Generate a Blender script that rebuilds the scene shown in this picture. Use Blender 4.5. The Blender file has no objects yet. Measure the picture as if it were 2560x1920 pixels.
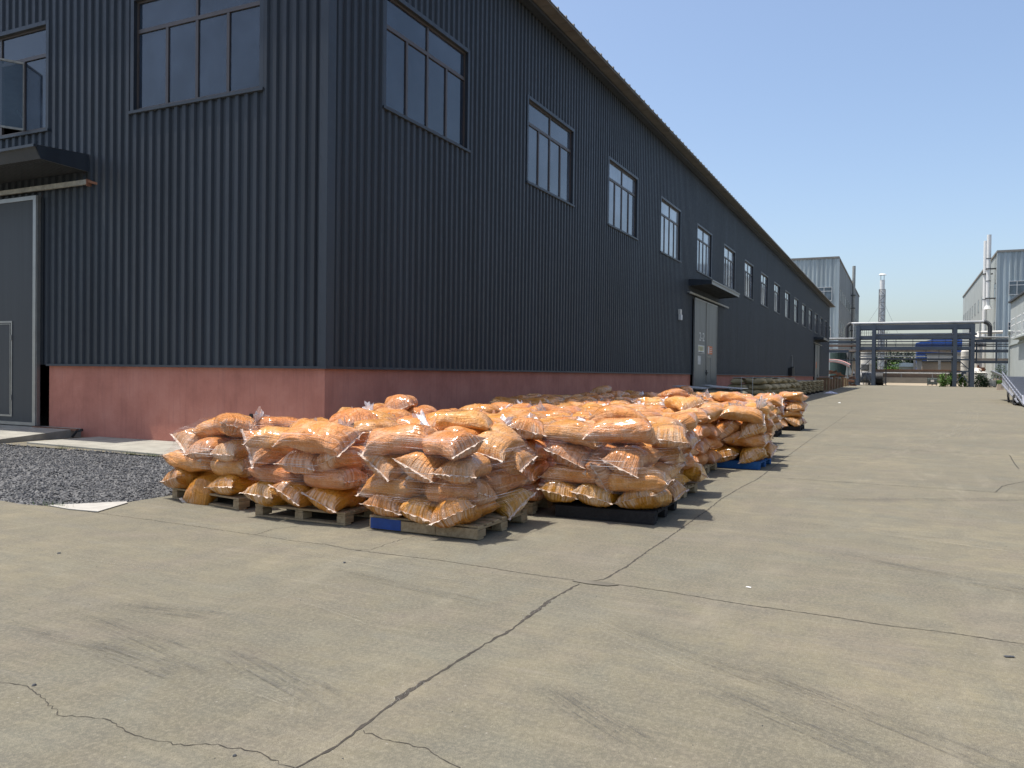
import bpy, bmesh, math, random
import numpy as np
from mathutils import Matrix, Vector, Euler
R = math.radians
random.seed(7)
rng = np.random.default_rng(7)
sc = bpy.context.scene
COL = sc.collection

# ------------------------------------------------------------------ camera
def cam_basis(yaw, p, r):
    f = Vector((math.cos(yaw)*math.cos(p), math.sin(yaw)*math.cos(p), math.sin(p)))
    right = Vector((math.sin(yaw), -math.cos(yaw), 0))
    up = right.cross(f)
    r2 = math.cos(r)*right + math.sin(r)*up
    u2 = -math.sin(r)*right + math.cos(r)*up
    return r2, u2, f
cr, cu, cf = cam_basis(R(25.592), R(-0.774), R(0.694))
cam = bpy.data.cameras.new('camera'); co = bpy.data.objects.new('camera', cam); COL.objects.link(co)
co.matrix_world = Matrix(((cr.x, cu.x, -cf.x, 0), (cr.y, cu.y, -cf.y, 0), (cr.z, cu.z, -cf.z, 1.5), (0, 0, 0, 1)))
cam.sensor_width = 36; cam.lens = 36*2031.2/2560
cam.clip_start = 0.1; cam.clip_end = 5000
sc.camera = co

# ------------------------------------------------------------------ light
SUN = Vector((-0.07, 0.32, 1.0)).normalized()       # towards the sun
w = bpy.data.worlds.new('World'); sc.world = w; w.use_nodes = True
nt = w.node_tree; nt.nodes.clear()
sky = nt.nodes.new('ShaderNodeTexSky'); sky.sky_type = 'NISHITA'; sky.sun_disc = False
sky.sun_elevation = math.asin(SUN.z); sky.sun_rotation = math.atan2(SUN.x, SUN.y)
sky.altitude = 0; sky.air_density = 1.0; sky.dust_density = 2.4; sky.ozone_density = 1.7
bg = nt.nodes.new('ShaderNodeBackground'); bg.inputs[1].default_value = 0.15
out = nt.nodes.new('ShaderNodeOutputWorld')
nt.links.new(sky.outputs[0], bg.inputs[0]); nt.links.new(bg.outputs[0], out.inputs[0])
sl = bpy.data.lights.new('sun', 'SUN'); sl.energy = 4.5; sl.angle = R(0.53); sl.color = (1.0, 0.955, 0.88)
so = bpy.data.objects.new('sun', sl); COL.objects.link(so)
so.rotation_euler = (-SUN).to_track_quat('-Z', 'Y').to_euler(); so.location = (0, 0, 60)
sc.view_settings.view_transform = 'Standard'; sc.view_settings.look = 'None'
sc.view_settings.exposure = 0.42; sc.view_settings.gamma = 1
sc.render.engine = 'CYCLES'
try:
    sc.cycles.max_bounces = 8; sc.cycles.transparent_max_bounces = 12
except Exception: pass

# ------------------------------------------------------------------ materials
class NT:
    def __init__(s, name):
        s.m = bpy.data.materials.new(name); s.m.use_nodes = True
        s.t = s.m.node_tree; s.b = s.t.nodes['Principled BSDF']; s.o = s.t.nodes['Material Output']
    def n(s, ty, **kw):
        x = s.t.nodes.new(ty)
        for k, v in kw.items(): setattr(x, k, v)
        return x
    def l(s, a, b): s.t.links.new(a, b)
    def coord(s, kind='Object', scale=(1, 1, 1), rot=(0, 0, 0)):
        if kind == 'World':
            c = s.n('ShaderNodeNewGeometry').outputs['Position']
        else:
            c = s.n('ShaderNodeTexCoord').outputs[kind]
        mp = s.n('ShaderNodeMapping'); mp.inputs['Scale'].default_value = scale; mp.inputs['Rotation'].default_value = rot
        s.l(c, mp.inputs['Vector']); return mp.outputs[0]
    def noise(s, vec, scale, detail=4, rough=.55, dist=0):
        x = s.n('ShaderNodeTexNoise'); x.inputs['Scale'].default_value = scale; x.inputs['Detail'].default_value = detail
        x.inputs['Roughness'].default_value = rough; x.inputs['Distortion'].default_value = dist
        s.l(vec, x.inputs['Vector']); return x.outputs[0]
    def ramp(s, fac, stops):
        x = s.n('ShaderNodeValToRGB'); e = x.color_ramp.elements
        while len(e) < len(stops): e.new(.5)
        for k, (p, c) in enumerate(stops):
            e[k].position = p; e[k].color = (*c, 1) if len(c) == 3 else c
        s.l(fac, x.inputs[0]); return x.outputs[0]
    def mix(s, fac, a, b, mode='MIX'):
        x = s.n('ShaderNodeMix', data_type='RGBA', blend_type=mode)
        if isinstance(fac, (int, float)): x.inputs[0].default_value = fac
        else: s.l(fac, x.inputs[0])
        for i, v in ((6, a), (7, b)):
            if isinstance(v, tuple): x.inputs[i].default_value = (*v, 1)
            else: s.l(v, x.inputs[i])
        return x.outputs[2]
    def math(s, op, a, b=0.0):
        x = s.n('ShaderNodeMath', operation=op)
        for i, v in ((0, a), (1, b)):
            if isinstance(v, (int, float)): x.inputs[i].default_value = v
            else: s.l(v, x.inputs[i])
        return x.outputs[0]
    def rng(s, v, a, b, c, d):
        x = s.n('ShaderNodeMapRange'); s.l(v, x.inputs[0])
        for i, q in zip((1, 2, 3, 4), (a, b, c, d)): x.inputs[i].default_value = q
        return x.outputs[0]
    def bump(s, h, strength, dist=.01, normal=None):
        x = s.n('ShaderNodeBump'); x.inputs['Strength'].default_value = strength; x.inputs['Distance'].default_value = dist
        s.l(h, x.inputs['Height'])
        if normal is not None: s.l(normal, x.inputs['Normal'])
        return x.outputs[0]
    def set(s, **kw):
        N = dict(base='Base Color', rough='Roughness', metal='Metallic', normal='Normal', alpha='Alpha', spec='Specular IOR Level', coat='Coat Weight', coatr='Coat Roughness', sss='Subsurface Weight', trans='Transmission Weight')
        for k, v in kw.items():
            i = s.b.inputs[N[k]]
            if isinstance(v, (int, float)): i.default_value = v
            elif isinstance(v, tuple): i.default_value = (*v, 1)
            else: s.l(v, i)
        return s

def simple(name, col, rough=.6, metal=0, var=.25, scale=3.0, bump=.0, bscale=30, kind='World', spec=.5, stretch=(1, 1, 1)):
    t = NT(name); v = t.coord(kind, stretch)
    n = t.noise(v, scale, 5, .6)
    d = tuple(c*(1-var) for c in col); u = tuple(min(1, c*(1+var*.7)) for c in col)
    t.set(base=t.ramp(n, [(.3, d), (.7, u)]), rough=rough, metal=metal, spec=spec)
    if bump: t.set(normal=t.bump(t.noise(v, bscale, 3), bump))
    return t.m

M = {}
# concrete yard
def make_concrete():
    t = NT('concrete'); v = t.coord('World')
    big = t.noise(v, .35, 6, .6, .6)
    c = t.ramp(big, [(.30, (.118, .107, .076)), (.5, (.160, .142, .096)), (.70, (.205, .177, .112))])
    hv = t.noise(v, 1.1, 4, .6, .8); c = t.mix(t.rng(hv, .5, .7, 0, .55), c, (.160, .133, .108)); c = t.mix(t.rng(hv, .5, .32, 0, .55), c, (.138, .137, .110))
    vs = t.coord('World', (2.6, .30, 1), (0, 0, R(-14)))
    st = t.noise(vs, 1.6, 6, .62, 1.2)
    c = t.mix(t.rng(st, .52, .78, 0, .50), c, (.150, .143, .128))
    vs3 = t.coord('World', (11, 1.0, 1), (0, 0, R(-24)))
    st3 = t.noise(vs3, 1.5, 6, .7, .6)
    c = t.mix(t.rng(st3, .50, .70, 0, .42), c, (.105, .098, .08))
    c = t.mix(t.rng(st3, .48, .34, 0, .35), c, (.245, .215, .155))
    vs2 = t.coord('World', (.32, 1.9, 1), (0, 0, R(20)))
    st2 = t.noise(vs2, 1.3, 6, .65, .9)
    c = t.mix(t.rng(st2, .55, .8, 0, .55), c, (.27, .24, .176))
    mid = t.noise(v, 3.3, 8, .7)
    c = t.mix(t.rng(mid, .42, .62, 0, .60), c, (.112, .103, .080))
    fine = t.noise(v, 42, 5, .8)
    c = t.mix(t.rng(fine, .46, .64, 0, .55), c, (.26, .232, .165))
    gr = t.noise(v, 170, 2, .6)
    c = t.mix(t.rng(gr, .54, .66, 0, .6), c, (.075, .068, .055))
    vo = t.n('ShaderNodeTexVoronoi'); vo.inputs['Scale'].default_value = 3.1; t.l(v, vo.inputs['Vector'])
    sp = t.rng(vo.outputs['Distance'], .03, .085, .55, 0)
    c = t.mix(sp, c, (.12, .108, .09))
    vo2 = t.n('ShaderNodeTexVoronoi'); vo2.inputs['Scale'].default_value = 9; t.l(v, vo2.inputs['Vector'])
    c = t.mix(t.rng(vo2.outputs['Distance'], .02, .06, .5, 0), c, (.36, .33, .28))
    h = t.math('ADD', t.math('MULTIPLY', fine, .6), t.math('MULTIPLY', gr, .5))
    t.set(base=c, rough=.86, spec=.3, normal=t.bump(h, .8, .009))
    return t.m
M['concrete'] = make_concrete()
M['apron'] = simple('apron_concrete', (.30, .285, .24), .9, var=.25, scale=2.5, bump=.3, bscale=60)
M['patch'] = simple('pale_mortar', (.38, .36, .32), .9, var=.15, scale=6, bump=.3, bscale=60)
M['crack'] = simple('crack', (.05, .042, .032), .95, var=.5, scale=30)
M['dirt'] = simple('dirt', (.33, .27, .19), .95, var=.3, scale=.5, bump=.3, bscale=10)
M['far'] = simple('far_ground', (.20, .18, .13), .95, var=.35, scale=.05)
def make_gravel(base):
    t = NT('gravel' if base else 'pebble'); v = t.coord('World')
    n = t.noise(v, 26, 2, .5)
    c = t.ramp(n, [(.30, (.055, .055, .058)), (.5, (.11, .11, .112)), (.72, (.24, .235, .225))])
    t.set(base=c, rough=.9, spec=.3, normal=t.bump(t.noise(v, 90, 3), .5))
    return t.m
M['gravel'] = make_gravel(True); M['pebble'] = make_gravel(False)

def make_clad(name, col, rough=.38, dirt=.25, spec=.5):
    t = NT(name); v = t.coord('World', (1, 1, .12))
    n = t.noise(v, 2.2, 6, .65); f = t.noise(t.coord('World'), 9, 5, .7)
    c = t.ramp(n, [(.3, tuple(x*(1-dirt) for x in col)), (.7, tuple(x*(1+dirt) for x in col))])
    c = t.mix(t.rng(f, .55, .8, 0, .22), c, tuple(min(1, x*1.3+.012) for x in col))
    sp = t.n('ShaderNodeSeparateXYZ'); t.l(t.n('ShaderNodeNewGeometry').outputs['Position'], sp.inputs[0])
    pn = t.math('FLOOR', t.math('DIVIDE', t.math('ADD', sp.outputs[0], sp.outputs[1]), .928))
    wn = t.n('ShaderNodeTexWhiteNoise', noise_dimensions='1D'); t.l(pn, wn.inputs['W'])
    hs = t.n('ShaderNodeHueSaturation'); t.l(c, hs.inputs['Color']); t.l(t.rng(wn.outputs[0], 0, 1, .86, 1.14), hs.inputs['Value']); c = hs.outputs[0]
    t.set(base=c, rough=t.rng(f, .3, .7, rough-.06, rough+.12), metal=.0, spec=spec, normal=t.bump(t.noise(t.coord('World', (1, 1, .25)), 3.5, 3), .12, .02))
    t.b.inputs['Sheen Weight'].default_value = .18; t.b.inputs['Sheen Roughness'].default_value = .35
    return t.m
M['clad'] = make_clad('dark_cladding', (.026, .033, .043), .44, .2, .34)
M['trim'] = make_clad('dark_trim', (.028, .037, .050), .40, .15, .38)
M['soffit'] = simple('soffit', (.03, .034, .04), .7)
M['roofpale'] = simple('roof_edge', (.165, .158, .148), .7, var=.25, scale=2)
M['greyclad'] = make_clad('grey_cladding', (.34, .40, .42), .5, .12)
M['greyrend'] = simple('grey_render', (.36, .39, .37), .85, var=.12, scale=.25)
M['palerend'] = simple('pale_render', (.35, .375, .355), .85, var=.08, scale=.4)
M['greyplain'] = simple('grey_plain', (.20, .215, .215), .8, var=.15, scale=.3)
def make_plinth():
    t = NT('plinth_paint'); v = t.coord('World')
    n = t.noise(v, 1.3, 7, .65)
    c = t.ramp(n, [(.3, (.39, .150, .108)), (.52, (.48, .195, .140)), (.75, (.54, .24, .178))])
    sx = t.noise(t.coord('World', (6, 6, .35)), 2.2, 5, .7)
    c = t.mix(t.rng(sx, .5, .75, 0, .35), c, (.24, .10, .085))
    f = t.noise(v, 30, 4, .7)
    c = t.mix(t.rng(f, .6, .8, 0, .3), c, (.45, .25, .21))
    t.set(base=c, rough=.8, spec=.3, normal=t.bump(t.math('ADD', f, t.noise(v, 5, 4)), .25, .02))
    return t.m
M['plinth'] = make_plinth()
M['alu'] = simple('aluminium', (.32, .32, .31), .38, .7, var=.12, scale=5)
M['frame'] = simple('window_frame', (.085, .072, .068), .45, .2, var=.1)
M['doorpanel'] = simple('door_panel', (.034, .039, .046), .5, .1, var=.12, scale=1.2, stretch=(8, 8, .3))
M['doorgrey'] = simple('grey_door', (.20, .21, .21), .42, .35, var=.18, scale=.8, stretch=(3, 3, .4))
M['white'] = simple('white_paint', (.72, .72, .70), .5, var=.08)
M['offwhite'] = simple('offwhite_paint', (.60, .58, .53), .55, var=.12, scale=1)
M['rail'] = simple('old_rail', (.36, .35, .31), .6, .2, var=.3, scale=8)
M['black'] = simple('black', (.012, .012, .013), .6)
M['dark'] = simple('dark_grey', (.045, .047, .05), .6)
M['steel'] = simple('rack_steel', (.062, .078, .102), .5, .1, var=.15, scale=.6)
M['steeld'] = simple('rack_pipe_dark', (.05, .06, .075), .5, .2)
M['silver'] = simple('pipe_jacket', (.36, .365, .36), .4, .4, var=.12, scale=1)
M['tanpipe'] = simple('tan_pipe', (.33, .27, .22), .6, .1, var=.2)
M['rust'] = simple('rust', (.20, .09, .05), .8, 0, var=.4, scale=2)
M['tank'] = simple('tank_white', (.66, .63, .56), .5, 0, var=.12, scale=.5)
M['tankgrey'] = simple('tank_grey', (.24, .245, .25), .5, 0, var=.2, scale=.5)
M['blue'] = simple('blue_roof', (.02, .09, .36), .5, 0, var=.15, scale=.3)
M['tanwall'] = simple('tan_wall', (.33, .27, .21), .9, 0, var=.15, scale=.15)
M['brownwall'] = simple('brown_wall', (.24, .185, .15), .9, 0, var=.2, scale=.2)
M['kerbc'] = simple('kerb_grey', (.23, .22, .20), .9, 0, var=.2, scale=.3)
M['roofblue'] = simple('pale_blue_roof', (.33, .42, .50), .6, 0, var=.1)
M['card'] = simple('cardboard', (.23, .135, .075), .85, 0, var=.2, scale=1.5)
M['cardgrey'] = simple('grey_board', (.33, .335, .33), .75, 0, var=.15, scale=2)
M['rubber'] = simple('rubber', (.02, .02, .02), .8)
M['orange'] = simple('orange_poster', (.75, .22, .08), .6)
M['yellow'] = simple('yellow_poster', (.70, .62, .22), .6)
M['postw'] = simple('poster_white', (.70, .69, .66), .6)
M['red'] = simple('faded_red', (.42, .22, .20), .7, 0, var=.3, scale=1.2)
M['glitter'] = simple('litter_plastic', (.62, .64, .76), .4)

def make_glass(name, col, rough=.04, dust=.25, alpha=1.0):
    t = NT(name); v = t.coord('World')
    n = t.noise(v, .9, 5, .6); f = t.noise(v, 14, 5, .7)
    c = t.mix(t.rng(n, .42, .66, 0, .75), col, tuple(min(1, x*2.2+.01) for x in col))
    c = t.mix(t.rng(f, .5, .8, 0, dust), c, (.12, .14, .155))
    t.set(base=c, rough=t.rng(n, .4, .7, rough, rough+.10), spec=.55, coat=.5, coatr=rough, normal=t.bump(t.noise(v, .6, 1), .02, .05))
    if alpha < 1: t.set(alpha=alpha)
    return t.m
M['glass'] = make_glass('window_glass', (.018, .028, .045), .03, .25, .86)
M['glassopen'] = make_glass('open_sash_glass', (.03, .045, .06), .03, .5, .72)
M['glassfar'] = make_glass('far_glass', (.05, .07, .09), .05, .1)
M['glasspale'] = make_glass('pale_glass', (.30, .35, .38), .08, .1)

def make_wood(name, a, b):
    t = NT(name); v = t.coord('Object', (1, 12, 12))
    n = t.noise(v, 3, 6, .65); g = t.noise(t.coord('Object'), 4, 4)
    c = t.ramp(n, [(.3, a), (.7, b)]); c = t.mix(t.rng(g, .4, .7, 0, .4), c, tuple(x*.6 for x in a))
    t.set(base=c, rough=.85, spec=.25, normal=t.bump(n, .35, .004)); return t.m
M['wood'] = make_wood('pallet_wood', (.26, .18, .10), (.46, .35, .21))
M['woodblack'] = make_wood('black_pallet', (.018, .016, .016), (.035, .032, .03))
M['woodblue'] = make_wood('blue_pallet', (.02, .085, .24), (.03, .12, .31))
M['bluepaint'] = simple('blue_board', (.006, .045, .21), .6, 0, var=.25, scale=6)

def make_bag(name, deep, mid, pale, glint=1.0):
    """clear film drawn over orange pellets: object-random tone, pellet grain, creases that flash white"""
    t = NT(name)
    uv = t.n('ShaderNodeUVMap'); uv.uv_map = 'UVMap'
    ob = t.n('ShaderNodeObjectInfo')
    def m(scale, off=0):
        mp = t.n('ShaderNodeMapping'); mp.inputs['Scale'].default_value = scale
        t.l(uv.outputs[0], mp.inputs['Vector'])
        ad = t.n('ShaderNodeVectorMath', operation='ADD'); t.l(mp.outputs[0], ad.inputs[0])
        cmb = t.n('ShaderNodeCombineXYZ'); t.l(t.math('MULTIPLY', ob.outputs['Random'], 37.0), cmb.inputs[2]); t.l(cmb.outputs[0], ad.inputs[1])
        return ad.outputs[0]
    wv = t.coord('Object')
    pel = t.n('ShaderNodeTexVoronoi'); pel.inputs['Scale'].default_value = 95; t.l(wv, pel.inputs['Vector'])
    low = t.noise(m((3, 3, 1)), 1.4, 4, .6)
    # creases: run along the length (fine in v), and around the girth (fine in u)
    cl = t.noise(m((1.9, 36, 1)), 1.0, 4, .58, 1.1)
    cg = t.noise(m((9, 5.0, 1)), 1.0, 4, .6, 1.6)
    cl2 = t.noise(m((5, 60, 1)), 1.0, 3, .6, .5)
    sx = t.n('ShaderNodeSeparateXYZ'); t.l(uv.outputs[0], sx.inputs[0])
    endm = t.rng(t.math('ABSOLUTE', t.math('SUBTRACT', sx.outputs[0], .5)), .22, .5, .25, 1.0)
    h = t.math('ADD', t.math('MULTIPLY', cl, endm), t.math('MULTIPLY', cg, .55))
    h = t.math('ADD', h, t.math('MULTIPLY', cl2, .35))
    base = t.ramp(low, [(.25, deep), (.48, mid), (.70, pale)])
    base = t.mix(t.rng(pel.outputs['Distance'], .0, .8, .0, .32), base, tuple(x*.5 for x in deep))
    film = t.rng(h, .86, 1.08, 0, .62)                       # film standing off the fill reads milky
    base = t.mix(film, base, (.86, .66, .50))
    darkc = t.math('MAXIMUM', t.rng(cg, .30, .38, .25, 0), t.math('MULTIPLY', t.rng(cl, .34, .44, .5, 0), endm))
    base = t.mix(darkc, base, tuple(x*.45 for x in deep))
    hs = t.n('ShaderNodeHueSaturation'); t.l(base, hs.inputs['Color'])
    hs.inputs['Saturation'].default_value = 1.0
    t.l(t.rng(ob.outputs['Random'], 0, 1, .84, 1.12), hs.inputs['Value'])
    t.l(t.rng(t.math('FRACT', t.math('MULTIPLY', ob.outputs['Random'], 7.3)), 0, 1, .492, .509), hs.inputs['Hue'])
    t.set(base=hs.outputs[0], rough=.5, spec=.3, coat=.85*glint, coatr=.12,
          normal=t.bump(t.math('ADD', h, t.math('MULTIPLY', pel.outputs['Distance'], .16)), 1.0, .048))
    t.b.inputs['Coat IOR'].default_value = 1.45
    return t.m
M['bag'] = make_bag('orange_pellet_bag', (.68, .235, .026), (.81, .335, .085), (.89, .51, .27))
M['bagdeep'] = make_bag('amber_pellet_bag', (.62, .225, .008), (.74, .305, .022), (.79, .39, .07))
M['tansack'] = simple('tan_sack', (.34, .27, .15), .8, 0, var=.3, scale=4, bump=.4, bscale=40)
M['greysack'] = simple('grey_sack', (.23, .20, .14), .8, 0, var=.25, scale=4, bump=.4, bscale=40)

def make_film(name, col, tr, streak=None, rough=.22):
    t = NT(name)
    t.set(base=col, rough=rough, spec=.6)
    v = t.coord('Object')
    n = t.noise(v, 24, 4, .7)
    t.set(normal=t.bump(n, .8, .02))
    tp = t.n('ShaderNodeBsdfTransparent'); mx = t.n('ShaderNodeMixShader')
    t.l(t.rng(n, .3, .7, 1-tr*1.25, 1-tr*.6), mx.inputs[0])
    t.l(tp.outputs[0], mx.inputs[1]); t.l(t.b.outputs[0], mx.inputs[2]); t.l(mx.outputs[0], t.o.inputs['Surface'])
    return t.m
M['seam'] = make_film('sealed_edge', (.80, .66, .55), .30)
M['neck'] = make_film('tied_film', (.86, .83, .82), .30, rough=.15)
def make_wrap():
    t = NT('stretch_wrap')
    uv = t.n('ShaderNodeUVMap'); uv.uv_map = 'UVMap'
    def m(scale, rot=0):
        mp = t.n('ShaderNodeMapping'); mp.inputs['Scale'].default_value = scale; mp.inputs['Rotation'].default_value = (0, 0, rot)
        t.l(uv.outputs[0], mp.inputs['Vector']); return mp.outputs[0]
    a = t.noise(m((.8, 75, 1), .02), 1.0, 5, .68, .18)
    b = t.noise(m((1.3, 130, 1), -.06), 1.0, 3, .6, .15)
    g = t.noise(m((3, 5, 1)), 1.0, 3, .6, .5)
    s = t.math('MULTIPLY', t.rng(a, .54, .64, 0, 1), t.rng(g, .35, .62, .15, 1))
    s2 = t.math('MULTIPLY', t.rng(b, .58, .65, 0, .8), t.rng(g, .4, .6, 0, 1))
    fac = t.math('ADD', t.math('MULTIPLY', s, .40), t.math('MULTIPLY', s2, .5))
    fac = t.math('ADD', fac, .03)
    t.set(base=(.80, .74, .72), rough=.16, spec=.7, normal=t.bump(t.math('ADD', a, b), .55, .01))
    tp = t.n('ShaderNodeBsdfTransparent'); tp.inputs[0].default_value = (.97, .955, .95, 1)
    mx = t.n('ShaderNodeMixShader'); cl = t.n('ShaderNodeClamp'); t.l(fac, cl.inputs[0]); cl.inputs[2].default_value = .8
    t.l(cl.outputs[0], mx.inputs[0]); t.l(tp.outputs[0], mx.inputs[1]); t.l(t.b.outputs[0], mx.inputs[2])
    t.l(mx.outputs[0], t.o.inputs['Surface']); return t.m
M['wrap'] = make_wrap()
def make_mark(name, col, sv, lo=.45, hi=.62, mx_=.6):
    t = NT(name); uv = t.n('ShaderNodeUVMap'); uv.uv_map = 'UVMap'
    mp = t.n('ShaderNodeMapping'); mp.inputs['Scale'].default_value = sv; t.l(uv.outputs[0], mp.inputs['Vector'])
    n = t.noise(mp.outputs[0], 1, 5, .6, .4)
    g = t.noise(t.coord('World'), 14, 5, .75)
    sx = t.n('ShaderNodeSeparateXYZ'); t.l(uv.outputs[0], sx.inputs[0])
    def edge(o, lim, w_):
        return t.rng(t.math('ABSOLUTE', t.math('SUBTRACT', t.math('DIVIDE', o, lim), .5)), .5-w_, .5, 1, 0)
    f = t.math('MULTIPLY', t.rng(n, lo, hi, 0, mx_), t.rng(g, .35, .6, .2, 1))
    f = t.math('MULTIPLY', f, edge(sx.outputs[1], 1.0, .2)); f = t.math('MULTIPLY', f, edge(sx.outputs[0], 1.0, .22))
    t.set(base=col, rough=.9, spec=.2)
    tp = t.n('ShaderNodeBsdfTransparent'); mx = t.n('ShaderNodeMixShader')
    t.l(f, mx.inputs[0]); t.l(tp.outputs[0], mx.inputs[1]); t.l(t.b.outputs[0], mx.inputs[2]); t.l(mx.outputs[0], t.o.inputs['Surface'])
    return t.m
M['tyre'] = make_mark('tyre_mark', (.105, .10, .09), (1.6, 15, 1), .46, .60, .44)
M['wash'] = make_mark('pale_mark', (.34, .31, .24), (1.2, 7, 1), .42, .66, .32)
def make_leaf(name, a, b):
    t = NT(name); ob = t.coord('World'); n = t.noise(ob, 2.2, 3, .6)
    t.set(base=t.ramp(n, [(.3, a), (.7, b)]), rough=.6, spec=.4); return t.m
M['leaf'] = make_leaf('bright_leaf', (.05, .12, .015), (.12, .22, .035))
M['leafd'] = make_leaf('dark_leaf', (.018, .04, .014), (.045, .085, .025))
M['flower'] = simple('pale_flower', (.62, .50, .42), .7)

# ------------------------------------------------------------------ mesh helpers
class MB:
    def __init__(s): s.v = []; s.f = []; s.u = None; s.sm = False
    def add(s, vs, fs):
        k = len(s.v); s.v += [tuple(p) for p in vs]; s.f += [tuple(i+k for i in f) for f in fs]; return s
    def box(s, x0, x1, y0, y1, z0, z1):
        return s.add([(x0, y0, z0), (x1, y0, z0), (x1, y1, z0), (x0, y1, z0), (x0, y0, z1), (x1, y0, z1), (x1, y1, z1), (x0, y1, z1)],
                     [(0, 3, 2, 1), (4, 5, 6, 7), (0, 1, 5, 4), (1, 2, 6, 5), (2, 3, 7, 6), (3, 0, 4, 7)])
    def bar(s, p0, p1, w_, h=None):
        h = h or w_; p0 = Vector(p0); p1 = Vector(p1); d = (p1-p0).normalized()
        a = d.cross(Vector((0, 0, 1)));
        if a.length < 1e-3: a = Vector((1, 0, 0))
        a.normalize(); b = a.cross(d).normalized(); vs = []
        for p in (p0, p1):
            for i, j in ((-1, -1), (1, -1), (1, 1), (-1, 1)): vs.append(p + a*i*w_/2 + b*j*h/2)
        return s.add(vs, [(0, 1, 2, 3), (7, 6, 5, 4), (0, 4, 5, 1), (1, 5, 6, 2), (2, 6, 7, 3), (3, 7, 4, 0)])
    def cyl(s, p0, p1, r0, r1=None, n=14, caps=True):
        r1 = r0 if r1 is None else r1; p0 = Vector(p0); p1 = Vector(p1); d = (p1-p0).normalized()
        a = d.cross(Vector((0, 0, 1)));
        if a.length < 1e-3: a = Vector((1, 0, 0))
        a.normalize(); b = a.cross(d).normalized(); vs = []
        for p, r in ((p0, r0), (p1, r1)):
            for i in range(n):
                t = 2*math.pi*i/n; vs.append(p + a*math.cos(t)*r + b*math.sin(t)*r)
        fs = [(i, (i+1) % n, n+(i+1) % n, n+i) for i in range(n)]
        if caps: fs += [tuple(range(n-1, -1, -1)), tuple(range(n, 2*n))]
        return s.add(vs, fs)
    def tube(s, pts, r, n=10):
        for i in range(len(pts)-1): s.cyl(pts[i], pts[i+1], r, r, n)
        return s
    def prism(s, poly, z0, z1):
        n = len(poly)
        return s.add([(x, y, z0) for x, y in poly]+[(x, y, z1) for x, y in poly],
                     [tuple(range(n-1, -1, -1)), tuple(range(n, 2*n))]+[(i, (i+1) % n, n+(i+1) % n, n+i) for i in range(n)])
    def build(s, name, m, parent=None, bevel=0, smooth=False, loc=None):
        me = bpy.data.meshes.new(name); me.from_pydata(s.v, [], s.f); me.validate(); me.update()
        if smooth:
            me.polygons.foreach_set('use_smooth', [True]*len(me.polygons))
        me.materials.append(M[m] if isinstance(m, str) else m)
        o = bpy.data.objects.new(name, me); COL.objects.link(o)
        if parent is not None: o.parent = parent
        if loc is not None: o.location = loc
        if bevel:
            b = o.modifiers.new('b', 'BEVEL'); b.width = bevel; b.segments = 2; b.limit_method = 'ANGLE'
        return o
def tag(o, label=None, cat=None, group=None, kind=None):
    if label: o['label'] = label
    if cat: o['category'] = cat
    if group: o['group'] = group
    if kind: o['kind'] = kind
    return o
def thing(name, label, cat, group=None, loc=(0, 0, 0)):
    o = bpy.data.objects.new(name, None); COL.objects.link(o); o.location = loc
    o.empty_display_size = .2
    return tag(o, label, cat, group)
def uvstrip(name, m, pts, wid, parent=None, z=.004, jit=0, ragged=0):
    """flat strip on the ground following pts, with UV 0..1 along and across"""
    P = [Vector((p[0], p[1], 0)) for p in pts]
    vs = []; uv = []
    L = [0]
    for i in range(1, len(P)): L.append(L[-1]+(P[i]-P[i-1]).length)
    for i, p in enumerate(P):
        d = (P[min(i+1, len(P)-1)]-P[max(i-1, 0)]).normalized(); nrm = Vector((-d.y, d.x, 0))
        wv = wid[i] if isinstance(wid, (list, tuple)) else wid
        a = p+nrm*wv*.5; b = p-nrm*wv*.5
        vs += [(a.x, a.y, z), (b.x, b.y, z)]; uv += [(L[i]/L[-1], 0), (L[i]/L[-1], 1)]
    fs = [(2*i, 2*i+1, 2*i+3, 2*i+2) for i in range(len(P)-1)]
    me = bpy.data.meshes.new(name); me.from_pydata(vs, [], fs)
    ul = me.uv_layers.new(name='UVMap')
    for pl in me.polygons:
        for li in pl.loop_indices: ul.data[li].uv = uv[me.loops[li].vertex_index]
    if me.polygons[0].normal.z < 0: me.flip_normals()
    me.materials.append(M[m]); o = bpy.data.objects.new(name, me); COL.objects.link(o)
    if parent: o.parent = parent
    return o

# ------------------------------------------------------------------ ground
g = MB(); g.add([(-40, -1500, -.03), (3500, -1500, -.03), (3500, 1500, -.03), (-40, 1500, -.03)], [(0, 1, 2, 3)])
tag(g.build('ground', 'far'), 'flat ground reaching the horizon', kind='structure')
# concrete yard slab with the gravel bed cut out of it (bed: X 5.7..9.7, Y 7.5..)
bed = [(5.74, 8.37), (5.69, 8.65), (5.73, 9.09), (5.60, 10.5), (5.55, 18), (9.95, 18), (9.98, 11.3), (9.95, 7.85), (6.9, 7.80), (6.35, 7.79), (5.95, 7.95)]
yard = MB()
yard.add([(-20, -60, 0), (5.55, -60, 0), (5.55, 60, 0), (-20, 60, 0)], [(0, 1, 2, 3)])
yard.add([(5.55, -60, 0), (176, -60, 0), (176, 7.79, 0), (5.55, 7.79, 0)], [(0, 1, 2, 3)])
yard.add([(5.55, 7.79, 0), (6.35, 7.79, 0), (5.95, 7.95, 0), (5.74, 8.37, 0), (5.69, 8.65, 0), (5.73, 9.09, 0), (5.6, 10.5, 0), (5.55, 18, 0)], [tuple(range(8))])
yard.add([(9.95, 7.79, 0), (176, 7.79, 0), (176, 60, 0), (9.95, 60, 0)], [(0, 1, 2, 3)])
yo = yard.build('yard', 'concrete'); tag(yo, 'worn grey concrete yard', kind='structure')
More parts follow.
